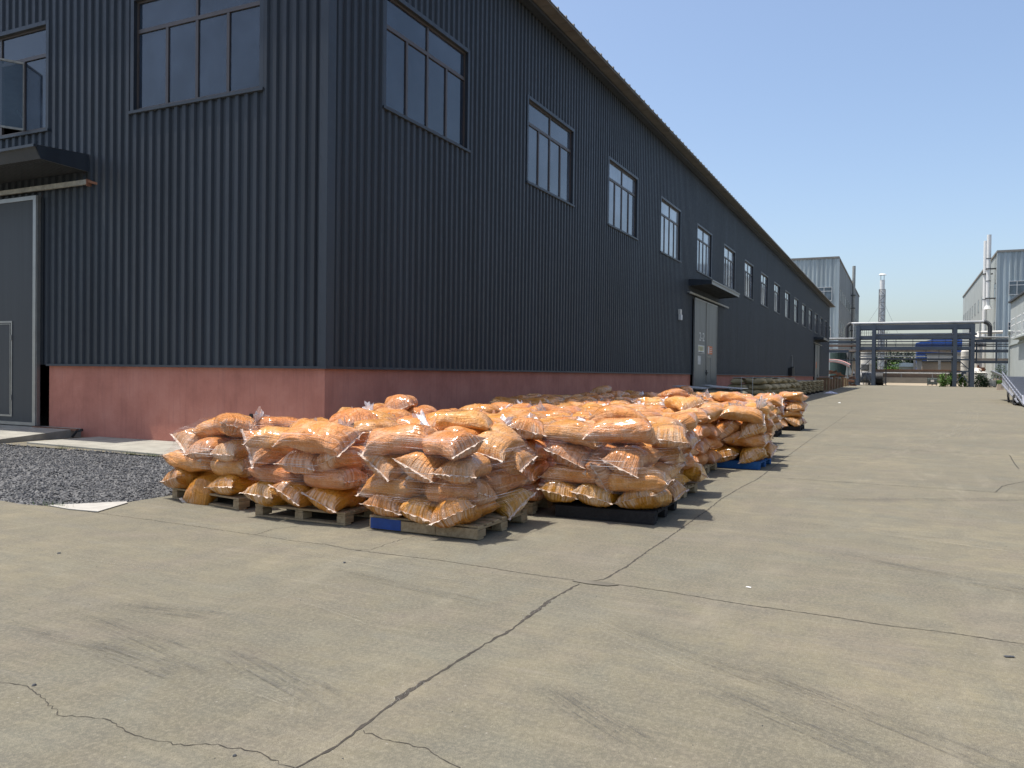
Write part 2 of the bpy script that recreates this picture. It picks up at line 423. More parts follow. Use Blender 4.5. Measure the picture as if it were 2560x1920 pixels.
dm = MB(); dm.add([(176, -60, -.01), (262, -60, -.01), (262, 60, -.01), (176, 60, -.01)], [(0, 1, 2, 3)])
tag(dm.build('dirt_ground', 'dirt'), 'pale dirt ground beyond the pipe rack', kind='structure')
gb = MB(); gb.add([(5.5, 7.7, -.025), (10, 7.7, -.025), (10, 18, -.025), (5.5, 18, -.025)], [(0, 1, 2, 3)])
tag(gb.build('gravel_bed', 'gravel'), 'grey gravel bed base', kind='structure')
# pebbles
def pebbles():
    n = 15000; base = np.array([(1, 0, 0), (-1, 0, 0), (0, 1, 0), (0, -1, 0), (0, 0, 1), (0, 0, -1)], float)
    tri = np.array([(0, 2, 4), (2, 1, 4), (1, 3, 4), (3, 0, 4), (2, 0, 5), (1, 2, 5), (3, 1, 5), (0, 3, 5)])
    x = rng.uniform(5.62, 9.95, n*2); y = 7.85 + (rng.random(n*2)**1.25)*7.8
    ok = ~((x < 6.35) & (y < 8.0+ (6.35-x)*.9)) & ~((x < 5.78) & (y < 9.2)) & (x > 5.74-(y-9)*.03)
    x = x[ok][:n]; y = y[ok][:n]; n = len(x)
    s = rng.uniform(.010, .023, n)[:, None]*rng.uniform(.6, 1.25, (n, 3)); s[:, 2] *= .75
    z = rng.uniform(-.012, .012, n) + .012*np.sin(x*3)*np.sin(y*2.3)
    a = rng.uniform(0, 6.28, n); V = base[None]*s[:, None, :] + rng.normal(0, .0022, (n, 6, 3))
    tl = rng.uniform(-.5, .5, (n, 1)); V[:, :, 2] += V[:, :, 0]*tl
    c, q = np.cos(a)[:, None], np.sin(a)[:, None]
    X = V[:, :, 0]*c - V[:, :, 1]*q + x[:, None]; Y = V[:, :, 0]*q + V[:, :, 1]*c + y[:, None]; Z = V[:, :, 2] + z[:, None]
    vs = np.stack([X, Y, Z], -1).reshape(-1, 3); fs = (tri[None]+6*np.arange(n)[:, None, None]).reshape(-1, 3)
    me = bpy.data.meshes.new('gravel'); me.from_pydata(vs.tolist(), [], fs.tolist()); me.materials.append(M['pebble'])
    o = bpy.data.objects.new('gravel', me); COL.objects.link(o)
    tag(o, 'loose grey gravel beside the concrete apron', 'gravel', kind='stuff')
pebbles()
# cracks and joints traced on the ground
CR = {
'main1': ([(1.9, 2.03), (2.4, 2.04), (2.59, 2.01), (2.76, 2.02), (2.97, 2.04), (3.1, 2.05), (3.21, 2.06), (3.35, 2.06), (3.62, 2.05), (3.98, 2.05), (4.29, 2.03), (4.62, 2.05), (4.96, 2.07), (5.43, 2.05)], .018),
'main2': ([(5.5, 2.02), (5.66, 1.93), (6.11, 1.91), (6.82, 1.92), (7.58, 1.91), (8.56, 1.92), (9.14, 1.92), (9.99, 1.95), (11.3, 1.91), (12.2, 1.86), (15.5, 1.9), (20.4, 1.93), (40, 1.93)], .016),
'cross1': ([(5.5, 2.0), (5.55, 1.85), (5.52, 1.39), (5.45, .91), (5.44, .42), (5.40, .08), (5.42, -.29), (5.39, -.65), (5.38, -3)], .010),
'cross0': ([(5.52, 2.02), (5.51, 2.34), (5.52, 2.62), (5.55, 2.86), (5.58, 3.29), (5.56, 4.1)], .009),
'left1': ([(2.42, 4.4), (2.42, 3.84), (2.45, 3.68), (2.39, 3.49), (2.33, 3.3), (2.3, 3.24), (2.36, 3.11), (2.37, 3.01), (2.34, 2.91), (2.32, 2.8), (2.33, 2.67), (2.35, 2.55), (2.41, 2.44), (2.43, 2.31), (2.43, 2.21), (2.4, 2.11), (2.4, 2.04)], .005),
'small': ([(2.77, 2.0), (2.76, 1.93), (2.75, 1.83), (2.76, 1.67), (2.71, 1.59), (2.68, 1.49), (2.6, 1.4)], .005),
'upper': ([(5.70, 6.6), (5.66, 5.78), (5.64, 5.27), (5.61, 4.84), (5.62, 4.48), (5.56, 4.11), (5.63, 3.99), (5.99, 4.01), (6.29, 3.98)], .007),
'upper2': ([(5.64, 5.27), (5.93, 5.32), (6.18, 5.22)], .007),
'joint': ([(5.75, 8.3), (5.72, 7.6), (5.70, 6.6)], .008),
'far1': ([(12.52, 1.9), (12.52, 1.52), (12.49, .82), (12.47, -.08), (12.43, -1.12), (12.42, -1.47), (12.4, -4)], .016),
'far2': ([(12.45, -1.15), (13.2, -1.3), (13.56, -1.45), (13.96, -1.65)], .02),
'far3': ([(19.3, 1.9), (18.99, .79), (18.62, -.53), (18.64, -1.95), (16.94, -1.84), (15.9, -1.8)], .02),
'far4': ([(26.3, 1.9), (26.2, -1), (26.3, -4.5)], .02),
'far5': ([(33.4, 1.9), (33.3, -1), (33.4, -4.5)], .025),
}
for k, (pts, wd) in CR.items():
    P = []
    for i in range(len(pts)-1):
        a, b = Vector(pts[i]), Vector(pts[i+1]); L = (b-a).length; n = max(2, min(60, int(L/(.022 if wd < .015 else .03))))
        nrm = Vector((-(b-a).y, (b-a).x)).normalized()
        for j in range(n):
            t = j/n; q = a+(b-a)*t + nrm*random.gauss(0, .0035 if k[0] in 'mcf' else .006); P.append((q.x, q.y))
    P.append(pts[-1])
    wid = [wd*random.uniform(.35, 1.15) for _ in P]
    if k == 'main1':
        for i, p in enumerate(P):
            if 3.05 < p[0] < 3.36: wid[i] *= 1.0+1.6*math.sin((p[0]-3.05)/.31*math.pi)
            if 4.5 < p[0] < 4.95: wid[i] *= 1.8
    tag(uvstrip('crack', 'crack', P, wid, z=.002), kind='structure')
# widened broken stretches hold crumbs
cb = MB()
for (x0, x1, y0, sp, n) in ((3.05, 3.36, 2.06, .030, 90), (4.45, 4.95, 2.06, .022, 90), (2.3, 2.5, 2.9, .5, 16), (9.9, 12.2, 1.92, .05, 60)):
    for _ in range(n):
        x = random.uniform(x0, x1); y = random.gauss(y0, sp*.5); r = random.uniform(.0015, .0045)
        cb.add([(x+random.uniform(-r, r), y+random.uniform(-r, r), .001) for _ in range(3)]+[(x, y, r)], [(0, 1, 3), (1, 2, 3), (2, 0, 3)])
tag(cb.build('concrete_crumbs', 'patch'), 'crumbs of broken concrete along the yard joint', 'crumbs', kind='stuff')
MK = [('tyre', (3.60, 1.52), (3.14, .86), .22), ('tyre', (3.98, .86), (3.42, -.06), .26), ('tyre', (4.38, .78), (3.5, -.55), .22), ('wash', (4.87, 1.95), (4.0, .72), .22),
      ('wash', (4.25, 6.9), (4.42, 4.4), .22), ('tyre', (3.34, 4.5), (3.05, 3.25), .22), ('tyre', (3.58, 4.5), (3.66, 3.6), .25), ('wash', (4.35, 4.0), (3.95, 2.6), .22),
      ('tyre', (2.98, 4.6), (2.97, 3.6), .14), ('wash', (2.90, 2.85), (2.84, 2.40), .12), ('wash', (5.40, 5.2), (5.10, 2.3), .2), ('tyre', (4.7, 1.6), (3.9, .2), .2),
      ('tyre', (3.30, 3.3), (2.9, 2.2), .3), ('tyre', (7.5, .6), (6.2, -1.8), .3), ('wash', (9, 1.2), (8, -2), .5), ('tyre', (10.5, 1.0), (12.5, -2.5), .4), ('wash', (14, 1), (30, -2), .9),
      ('tyre', (5.0, 4.0), (4.6, 2.2), .2), ('wash', (3.2, 2.6), (2.7, 2.2), .3), ('tyre', (2.55, 1.2), (2.6, .5), .2), ('tyre', (3.0, 4.0), (2.85, 3.0), .3), ('wash', (20, -1), (45, -3), 1.2)]
for i, (m, a, b, wd) in enumerate(MK):
    a, b = Vector(a), Vector(b); n = 10; off = random.uniform(-.02, .02)
    nrm = Vector((-(b-a).y, (b-a).x)).normalized()
    P = [tuple(a+(b-a)*t/n + nrm*off*math.sin(math.pi*t/n)) for t in range(n+1)]
    tag(uvstrip('ground_mark', m, P, wd, z=.0035+.0004*i), kind='structure')
pm = MB(); pm.prism([(5.75, 8.30), (6.33, 7.80), (6.28, 7.72), (5.74, 7.50), (5.70, 7.9)], .004, .012)
tag(pm.build('mortar_patch', 'patch'), kind='structure')
pm = MB(); pm.prism([(5.47, 2.12), (5.53, 2.1), (5.55, 1.9), (5.52, 1.78), (5.46, 1.85), (5.45, 2.0)], .0035, .0055)
tag(pm.build('joint_patch', simple('grey_filler', (.115, .102, .076), .95)), kind='structure')
# concrete apron along the gable, and the little ramp at the gable door
ap = MB(); ap.prism([(9.95, 9.2), (9.98, 11.3), (10.25, 15.4), (10.25, 15.45), (11.85, 15.45), (11.85, 9.2)], -.02, .035)
tag(ap.build('apron', 'apron', bevel=.008), kind='structure')
rp = MB()
rp.add([(11.9, 16.05, .19), (11.9, 24, .19), (8.9, 24, .03), (8.9, 15.75, .03), (11.9, 16.05, -.02), (11.9, 24, -.02), (8.9, 24, -.02), (8.9, 15.75, -.02)],
       [(0, 3, 2, 1), (0, 4, 7, 3), (3, 7, 6, 2), (0, 1, 5, 4), (1, 2, 6, 5), (4, 5, 6, 7)])
tag(rp.build('door_ramp', 'apron', bevel=.01), kind='structure')

# ------------------------------------------------------------------ dark warehouse
XG, YL = 11.85, 9.44           # gable plane, long wall plane
XE, EZ = 124.9, 11.5
PITCH = .232; DEP = .044
WH = thing('warehouse', 'long dark blue ribbed metal warehouse on a pink painted plinth', 'warehouse', loc=(XG, YL, 0))
def wpart(mb, name, m, parent=WH, **k):
    # geometry is written in world metres; shift it into the parent's frame
    o = mb.build(name, m, parent, **k); o.matrix_parent_inverse = Matrix.Translation(Vector(root_loc(parent))).inverted(); return o
def root_loc(p):
    l = Vector((0, 0, 0))
    while p is not None: l += p.location; p = p.parent
    return l
def corrugated(along, s0, s1, base, z0, ztop, holes, outn, pitch=PITCH, dep=DEP):
    """ribbed sheet. along: 'x' or 'y'; base: plane coordinate; outn: sign of the outward normal; ztop: function of s"""
    mb = MB(); prof = []; s = s0
    k = 0
    while s < s1:
        for ds, d in ((0, 0), (.40, 0), (.52, 1), (.88, 1)):
            q = s+ds*pitch
            if q < s1: prof.append((q, d*dep))
        s += pitch; k += 1
    prof.append((s1, 0))
    def P(s, d, z):
        return (s, base+outn*d, z) if along == 'x' else (base+outn*d, s, z)
    flip = (along == 'x') == (outn > 0)
    for i in range(len(prof)-1):
        (a, da), (b, db) = prof[i], prof[i+1]; mid = (a+b)/2; iv = [(z0, None)]
        segs = [(z0, 'top')]; cuts = sorted([(h[2], h[3]) for h in holes if h[0] < mid < h[1]])
        zs = []; cur = z0
        for c0, c1 in cuts:
            if c0 > cur: zs.append((cur, c0, c0))
            cur = c1
        zs.append((cur, ztop(a), ztop(b)))
        for (lo, ha, hb) in zs:
            q = [P(a, da, lo), P(b, db, lo), P(b, db, hb), P(a, da, ha)]
            mb.add(q, [(3, 2, 1, 0) if flip else (0, 1, 2, 3)])
    return mb
# openings
WIN = [(13.60+6.872*k, 17.02+6.872*k, 6.82, 9.10) for k in range(16)]
GWIN = [(11.0, 14.43, 6.84, 9.10), (17.17, 20.6, 6.80, 9.10), (23.3, 26.7, 6.8, 9.1)]
LD = [(40.2, 45.6, 0, 5.35), (102.6, 108.2, 0, 5.35)]
RIDGE = 28.0
gz = lambda y: EZ + .06 + (min(y, 2*RIDGE-y)-YL)*.10
wpart(corrugated('x', XG+.12, XE, YL, 1.56, lambda s: EZ, WIN+[(a+.1, b-.1, c, d-.1) for a, b, c, d in LD], -1), 'side_cladding', 'clad')
wpart(corrugated('y', YL+.12, 46.5, XG, 1.56, gz, GWIN+[(17.5, 22.5, 0, 5.2)], -1), 'gable_cladding', 'clad')
bk = MB(); bk.box(XE-.1, XE, YL+.05, 46.5, 0, EZ); bk.box(XG+.2, XE-.1, 46.4, 46.5, 0, EZ)
wpart(bk, 'rear_walls', 'clad')
# plinth
pl = MB(); cur = XG
for a, b, _, _ in LD: pl.box(cur, a, YL+.01, YL+.24, 0, 1.54); cur = b
pl.box(cur, XE, YL+.01, YL+.24, 0, 1.54)
wpart(pl, 'plinth', 'plinth')
pl = MB(); pl.box(XG+.01, XG+.24, YL+.24, 17.10, 0, 1.54); pl.box(XG+.01, XG+.24, 22.4, 46.4, 0, 1.54)
wpart(pl, 'plinth', 'plinth')
# bottom flashing, corner trim, gutter
fl = MB(); cur = XG-.075
for a, b, _, _ in LD: fl.box(cur, a, YL-.075, YL+.01, 1.535, 1.58); cur = b
fl.box(cur, XE, YL-.075, YL+.01, 1.535, 1.58)
fl.box(XG-.075, XG+.01, YL+.01, 17.10, 1.535, 1.58); fl.box(XG-.055, XG+.01, 22.4, 46.4, 1.535, 1.58)
wpart(fl, 'base_flashing', 'trim')
ct = MB(); ct.box(XG-.045, XG+.18, YL-.045, YL-.032, 1.582, EZ-.05); ct.box(XG-.047, XG-.034, YL-.043, YL+.14, 1.582, EZ-.05)
for z in [1.66+.62*i for i in range(16)]: ct.cyl((XG-.05, YL+.11, z), (XG-.058, YL+.11, z), .008, n=8)
wpart(ct, 'corner_trim', 'trim')
gt = MB()
gt.box(XG-.15, XE+.6, YL-.26, YL-.05, EZ-.03, EZ+.0)          # soffit
gt.box(XG-.15, XE+.6, YL-.30, YL-.26, EZ-.04, EZ+.05)          # fascia
wpart(gt, 'eave_fascia', 'trim')
# roof: ribbed metal sheet whose edge overhangs
rf = MB(); x = XG-.35; rp_ = .60
prof = []
while x < XE+1.2:
    for ds, d in ((0, 0), (.44, 0), (.47, .06), (.53, .06), (.56, 0)): prof.append((x+ds, d))
    x += rp_
y0, y1, z0r, z1r = YL-.68, RIDGE, EZ+.13, EZ+.13+(RIDGE-YL+.68)*.10
for i in range(len(prof)-1):
    (a, da), (b, db) = prof[i], prof[i+1]
    rf.add([(a, y0, z0r+da), (b, y0, z0r+db), (b, y1, z1r+db), (a, y1, z1r+da)], [(0, 1, 2, 3)])
    rf.add([(a, y0, z0r-.03), (b, y0, z0r-.03), (b, y0, z0r+db), (a, y0, z0r+da)], [(0, 1, 2, 3)])
    rf.add([(a, y0, z0r-.03), (b, y0, z0r-.03), (b, y0+.6, z0r+.03), (a, y0+.6, z0r+.03)], [(3, 2, 1, 0)])
rf.add([(XG-.35, RIDGE, z1r), (XE+1.2, RIDGE, z1r), (XE+1.2, 47, EZ), (XG-.35, 47, EZ)], [(0, 1, 2, 3)])
wpart(rf, 'roof', 'roofpale')
# pale eave lining panels (the tan band seen from below)
ev = MB(); x = XG-.3
while x < XE+1.0:
    ev.box(x, x+.585, YL-.66, YL-.31, EZ+.060+random.uniform(-.003, .003), EZ+.095); x += .60
wpart(ev, 'eave_lining', 'roofpale')
# interior so the panes look into a dark hall
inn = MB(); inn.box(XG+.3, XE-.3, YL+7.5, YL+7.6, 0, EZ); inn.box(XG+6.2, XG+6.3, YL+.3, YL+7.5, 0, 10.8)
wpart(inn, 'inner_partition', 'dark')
for k in range(4):
    x0, x1 = 13.2+6.87*k, 17.6+6.87*k
    for (a, b, c, d) in ((x0, 6.2, x1, 8.6), (x0+.3, 9.2, x1-.6, 6.4), (x0+2.0, 6.5, x1-.7, 7.8), (x0+2.6, 6.3, x1-.5, 7.6)):
        br = MB(); br.cyl((a, YL+.75, b), (c, YL+.75, d), .014, n=6); wpart(br, 'brace_rod', 'white')
for y0_ in (11.0, 17.2):
    for (a, b, c, d) in ((y0_+.2, 6.7, y0_+1.0, 7.9), (y0_+1.2, 6.6, y0_+2.2, 7.7), (y0_+1.4, 6.7, y0_+1.9, 7.5), (y0_+.2, 6.9, y0_+.5, 7.5)):
        br = MB(); br.cyl((XG+.75, a, b), (XG+.75, c, d), .014, n=6); wpart(br, 'brace_rod', 'white')

def wh_window(along, s0, s1, z0, z1, plane, opened=None, gm='glass'):
    """frame + sashes; sub-parts: glass panes, sill and surround"""
    P = (lambda s, d, z: (s, plane+d, z)) if along == 'x' else (lambda s, d, z: (plane+d, s, z))
    def bx(mb, sa, sb, da, db, za, zb):
        a = P(sa, da, za); b = P(sb, db, zb)
        mb.box(min(a[0], b[0]), max(a[0], b[0]), min(a[1], b[1]), max(a[1], b[1]), za, zb)
    zt = z0+(z1-z0)*.72; n = 4; T = .045
    fr = MB(); rec = .065
    bx(fr, s0+.02, s0+.02+T, rec-.03, rec+.03, z0+.01, z1-.01); bx(fr, s1-.02-T, s1-.02, rec-.03, rec+.03, z0+.01, z1-.01)
    bx(fr, s0+.02+T, s1-.02-T, rec-.03, rec+.03, z0+.01, z0+.01+T); bx(fr, s0+.02+T, s1-.02-T, rec-.03, rec+.03, z1-.01-T, z1-.01)
    bx(fr, s0+.02+T, s1-.02-T, rec-.035, rec+.028, zt-.04, zt+.04)
    ww = (s1-s0-.04-2*T)/n
    for i in range(1, n):
        c = s0+.02+T+ww*i; bx(fr, c-.035, c+.035, rec-.032, rec+.026, z0+.01+T, zt-.04)
    bx(fr, (s0+s1)/2-.03, (s0+s1)/2+.03, rec-.032, rec+.026, zt+.04, z1-.01-T)
    o = wpart(fr, 'window', 'frame')
    gl = MB()
    for i in range(n):
        if opened == i: continue
        c = s0+.02+T+ww*i; bx(gl, c+(.036 if i else 0)+.002, c+ww-(.036 if i < n-1 else 0)-.002, rec-.004, rec+.002, z0+.01+T, zt-.041)
    mid = (s0+s1)/2
    bx(gl, s0+.022+T, mid-.031, rec-.004, rec+.002, zt+.041, z1-.012-T); bx(gl, mid+.031, s1-.022-T, rec-.004, rec+.002, zt+.041, z1-.012-T)
    c = gl.build('pane', gm, o)
    sr = MB(); e = .075; pr = .045
    bx(sr, s0-e, s0+.02, -pr, rec+.04, z0-.02, z1+e); bx(sr, s1-.02, s1+e, -pr, rec+.04, z0-.02, z1+e)
    bx(sr, s0+.02, s1-.02, -pr-.003, rec+.04, z1-.01, z1+e+.003)
    c = sr.build('surround', 'trim', o)
    si = MB(); bx(si, s0-e-.02, s1+e+.02, -pr-.035, rec+.04, z0-.075, z0-.021)
    c = si.build('sill', 'trim', o)
    return o
M['glass2'] = make_glass('sky_tint_glass_faint', (.050, .064, .085), .03, .25, .9); M['glass3'] = make_glass('sky_tint_glass_mid', (.11, .13, .16), .04, .2); M['glass4'] = make_glass('sky_tint_glass_full', (.22, .25, .29), .05, .15)  # sky reflection on the receding panes, painted in as ever paler base colours
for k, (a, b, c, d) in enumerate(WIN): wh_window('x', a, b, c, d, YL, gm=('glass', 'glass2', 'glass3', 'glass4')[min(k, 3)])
for i, (a, b, c, d) in enumerate(GWIN):
    o = wh_window('y', a, b, c, d, XG, opened=(1 if i == 1 else None))
    if i == 1:     # one casement of the left window stands open
        zt = c+(d-c)*.72; yy = a+.90; ang = R(60)
        L = .80; ex, ey = XG+.07-L*math.sin(ang), yy+L*math.cos(ang)
        cs = MB()
        for t0, t1, za, zb in ((0, 1, c+.07, c+.115), (0, 1, zt-.09, zt-.045), (0, .055, c+.115, zt-.09), (.945, 1, c+.115, zt-.09)):
            p0 = Vector((XG+.07+(ex-XG-.07)*t0, yy+(ey-yy)*t0, (za+zb)/2)); p1 = Vector((XG+.07+(ex-XG-.07)*t1, yy+(ey-yy)*t1, (za+zb)/2))
            cs.bar(p0, p1, .04, zb-za)
        q = cs.build('open_casement', 'rail', o)
        cg = MB(); cg.add([(XG+.07, yy, c+.11), (ex, ey, c+.11), (ex, ey, zt-.09), (XG+.07, yy, zt-.09)], [(0, 1, 2, 3)])
        q = cg.build('casement_pane', 'glassopen', o)

def text_mesh(txt, size, name, m, parent, loc, rot, inv=None, extr=.002, sx=1.0):
    cu_ = bpy.data.curves.new(name, 'FONT'); cu_.body = txt; cu_.size = size; cu_.extrude = extr; cu_.align_x = 'CENTER'; cu_.align_y = 'CENTER'
    tmp = bpy.data.objects.new(name, cu_); COL.objects.link(tmp)
    me = bpy.data.meshes.new_from_object(tmp); bpy.data.objects.remove(tmp)
    o = bpy.data.objects.new(name, me); COL.objects.link(o); me.materials.clear(); me.materials.append(M[m])
    o.location = loc; o.rotation_euler = rot; o.scale = (sx, 1, 1)
    if parent is not None:
        o.parent = parent
        if inv is not None: o.matrix_parent_inverse = inv
    return o
# sliding door 2-2 on the long wall
def sub(mb, name, m, parent, **k):
    return mb.build(name, m, parent, **k)     # parent is written in world metres already
def long_door(x0, x1, zt, near=True):
    yb = YL-.17; d = MB(); d.box(x0, x1, yb, yb+.06, .12, zt)
    o = wpart(d, 'sliding_door', 'doorgrey', bevel=.004)
    f = MB(); xm = (x0+x1)/2
    for a, b in ((x0, x0+.07), (x1-.07, x1), (xm-.10, xm-.03), (xm+.03, xm+.10)): f.box(a, b, yb-.022, yb-.002, .12, zt)
    f.box(x0+.07, xm-.10, yb-.020, yb-.002, zt-.07, zt); f.box(xm+.10, x1-.07, yb-.020, yb-.002, zt-.07, zt)
    sub(f, 'door_edging', 'alu', o)
    wk = MB(); wx0, wx1 = xm+.22, xm+1.15
    for a, b, c, e in ((wx0, wx1, 2.46, 2.51), (wx1-.05, wx1, .3, 2.46), (wx0, wx0+.05, .3, 2.46)): wk.box(a, b, yb-.02, yb-.002, c, e)
    sub(wk, 'wicket_door', 'alu', o)
    hd = MB(); hd.box(xm-.16, xm+.34, yb-.05, yb-.024, 1.60, 1.66); hd.box(xm-.04, xm+.04, yb-.06, yb-.024, 1.5, 1.78)
    sub(hd, 'latch', 'black', o)
    wh = MB(); wh.box(x0-.9, x0-.02, YL-.02, YL-.01, .0, zt); 
    ra = MB(); ra.bar((x0-1.2, yb-.02, zt+.14), (x1+3.1, yb-.02, zt+.14), .07, .09)
    for i in range(8):
        xx = x0-1.0+(x1-x0+3.8)*i/7; ra.box(xx, xx+.06, yb, YL+.0, zt+.16, zt+.22)
    wpart(ra, 'door_rail', 'rail')
    ca = MB(); c0, c1 = x0-.85, x1+1.05; yo_ = YL-1.15
    # canopy: sloping ribbed top, side cheeks, front gutter
    for side in (c0, c1-.03):
        ca.add([(side, YL-.03, 6.18), (side+.03, YL-.03, 6.18), (side+.03, yo_, 6.08), (side, yo_, 6.08), (side, YL-.03, 5.84), (side+.03, YL-.03, 5.84), (side+.03, yo_, 5.90), (side, yo_, 5.90)],
               [(0, 1, 2, 3), (4, 7, 6, 5), (0, 4, 5, 1), (2, 6, 7, 3), (0, 3, 7, 4), (1, 5, 6, 2)])
    oc = wpart(ca, 'canopy', 'trim')
    tp = MB(); tp.add([(c0, YL-.03, 6.185), (c1, YL-.03, 6.185), (c1, yo_-.05, 6.085), (c0, yo_-.05, 6.085)], [(3, 2, 1, 0)])
    sub(tp, 'canopy_sheet', 'clad', oc)
    n = int((c1-c0)/.12); so_ = MB()
    for i in range(n):
        a = c0+.04+(c1-c0-.08)*i/n; b = c0+.04+(c1-c0-.08)*(i+.8)/n
        so_.add([(a, YL-.04, 5.87), (b, YL-.04, 5.87), (b, yo_+.02, 5.925), (a, yo_+.02, 5.925)], [(0, 1, 2, 3)])
    sub(so_, 'canopy_soffit', 'soffit', oc)
    gu = MB(); gu.box(c0-.02, c1+.02, yo_-.06, yo_, 6.04, 6.10); gu.box(c0+.01, c1-.01, yo_-.02, yo_-.004, 5.89, 6.04)
    sub(gu, 'canopy_gutter', 'alu', oc)
    return o
d1 = long_door(40.2, 45.6, 5.35); d2 = long_door(102.6, 108.2, 5.35)
yb = YL-.17
inv = None
text_mesh('2-2', .62, 'door_number', 'white', d1, (41.85, yb-.004, 3.45), (R(90), 0, 0), inv, sx=1.5)
po = MB(); po.box(41.0, 42.42, yb-.012, yb-.003, 2.62, 3.04); po_ = sub(po, 'safety_poster', 'postw', d1)
ps = MB()
for i in range(4): ps.box(41.1+.3*i, 41.28+.3*i, yb-.016, yb-.013, 2.75, 2.98)
q = ps.build('poster_figures', 'yellow', po_)
ps = MB()
for i in range(4): ps.box(41.16+.3*i, 41.22+.3*i, yb-.019, yb-.0165, 2.78, 2.95)
ps.box(41.05, 42.3, yb-.018, yb-.013, 2.64, 2.68)
q = ps.build('poster_print', 'black', po_)
po = MB(); po.box(43.25, 44.40, yb-.012, yb-.003, 2.63, 3.06); po2 = sub(po, 'warning_poster', 'orange', d1)
ps = MB(); ps.box(43.28, 43.62, yb-.016, yb-.013, 2.66, 3.03)
for i in range(3): ps.box(43.75, 44.3, yb-.016, yb-.013, 2.72+.1*i, 2.75+.1*i)
q = ps.build('poster_text_panel', 'postw', po2)
po = MB(); po.box(40.98, 41.62, yb-.010, yb-.003, 2.05, 2.49); sub(po, 'notice_sheet', 'postw', d1)
po = MB(); po.box(103.6, 104.6, yb-.012, yb-.003, 2.5, 3.3); q = po.build('warning_poster', 'orange', d2)
# gable door
gd = MB(); gd.box(XG-.16, XG-.09, 17.30, 22.1, .22, 5.28)
gdo = wpart(gd, 'sliding_door', 'doorpanel')
e = MB(); e.box(XG-.185, XG-.161, 17.30, 17.40, .20, 5.30); e.box(XG-.185, XG-.161, 17.40, 22.1, 5.21, 5.30); e.box(XG-.185, XG-.161, 17.40, 22.1, .20, .27)
e.box(XG-.165, XG-.085, 17.275, 17.299, .20, 5.30)
sub(e, 'door_edging', 'alu', gdo)
e = MB(); e.box(XG-.175, XG-.161, 18.13, 18.17, .38, 2.54); e.box(XG-.175, XG-.161, 18.17, 19.0, 2.50, 2.54); e.box(XG-.175, XG-.161, 18.17, 19.0, .38, .42)
e.box(XG-.172, XG-.161, 18.20, 18.215, .44, 2.48); e.box(XG-.172, XG-.161, 18.215, 19.0, 2.465, 2.48)
for z in (.75, 2.1): e.cyl((XG-.18, 18.15, z), (XG-.18, 18.15, z+.12), .012)
sub(e, 'wicket_door', 'alu', gdo)
e = MB(); e.bar((XG-.12, 15.72, 5.46), (XG-.12, 22.2, 5.46), .06, .10)
wpart(e, 'door_rail', 'rail')
e = MB(); e.bar((XG-.12, 15.78, 5.50), (XG-.02, 15.5, 5.42), .05, .05); e.box(XG-.14, XG, 15.70, 15.73, 5.38, 5.52)
wpart(e, 'rail_bracket', 'rust')
ca = MB(); yc = 15.77; xo = XG-1.22
for s in (yc, 23.0):
    ca.add([(XG-.03, s, 6.07), (XG-.03, s+.03, 6.07), (xo, s+.03, 5.97), (xo, s, 5.97), (XG-.03, s, 5.70), (XG-.03, s+.03, 5.70), (xo+.1, s+.03, 5.72), (xo+.1, s, 5.72)],
           [(3, 2, 1, 0), (4, 5, 6, 7), (0, 1, 5, 4), (2, 3, 7, 6), (0, 4, 7, 3), (1, 2, 6, 5)])
oc = wpart(ca, 'canopy', 'trim')
e = MB(); e.add([(XG-.03, yc, 6.075), (XG-.03, 23, 6.075), (xo-.05, 23, 5.975), (xo-.05, yc, 5.975)], [(0, 1, 2, 3)]); sub(e, 'canopy_sheet', 'clad', oc)
e = MB()
for i in range(60):
    a = yc+.04+7.1*i/60; b = a+.095
    e.add([(XG-.04, a, 5.71), (XG-.04, b, 5.71), (xo+.11, b, 5.73), (xo+.11, a, 5.73)], [(3, 2, 1, 0)])
sub(e, 'canopy_soffit', 'soffit', oc)
e = MB(); e.box(xo-.06, xo, yc-.01, 23, 5.93, 5.985); e.add([(xo, yc+.02, 5.93), (xo, 23, 5.93), (xo+.1, 23, 5.72), (xo+.1, yc+.02, 5.72)], [(0, 3, 2, 1)]); sub(e, 'canopy_gutter', 'trim', oc)
# floor guide rail and its iron stop against the gable plinth
gr = thing('floor_rail', 'rusty dark steel door guide rail low along the pink gable plinth', 'rail', loc=(11.7, 16.4, .16))
e = MB(); e.box(-.10, -.04, -.56, .9, -.012, .035); e.build('guide_bar', 'rust', gr)
e = MB(); e.bar((-.08, -.56, 0), (-.12, -.46, -.14), .05, .03); e.bar((-.08, -.6, -.01), (-.06, -.70, .02), .04, .05); e.build('stop_bracket', 'black', gr)
hole = MB(); hole.box(XG-.004, XG+.008, 11.16, 11.24, .54, .66); wpart(hole, 'plinth_hole', 'black')
# wall lamp near the door, and the small pump box on the wall far along
t = thing('wall_lamp', 'small white box lamp high on the dark long wall beside the door', 'lamp', loc=(37.5, YL-.04, 4.3))
MB().box(-.14, .14, -.12, .0, .02, .26).build('housing', 'offwhite', t, bevel=.01); MB().box(-.12, .12, -.16, -.01, -.24, .015).build('lens', 'white', t, bevel=.02)
t = thing('wall_pump', 'dark switch box with a bent pipe on the long wall past the grey door', 'switch box', loc=(80, YL-.05, 1.55))
MB().box(-1.6, 0, -.35, -.0, 0, .75).build('box', 'black', t); MB().box(.05, .9, -.30, -.0, .05, .85).build('cover', 'dark', t)
MB().tube([(0, -.15, .85), (0, -.15, 1.5), (-.3, -.15, 1.9)], .05).build('pipe', 'tankgrey', t)
# brackets of the far end wall (row of lamps seen edge-on)

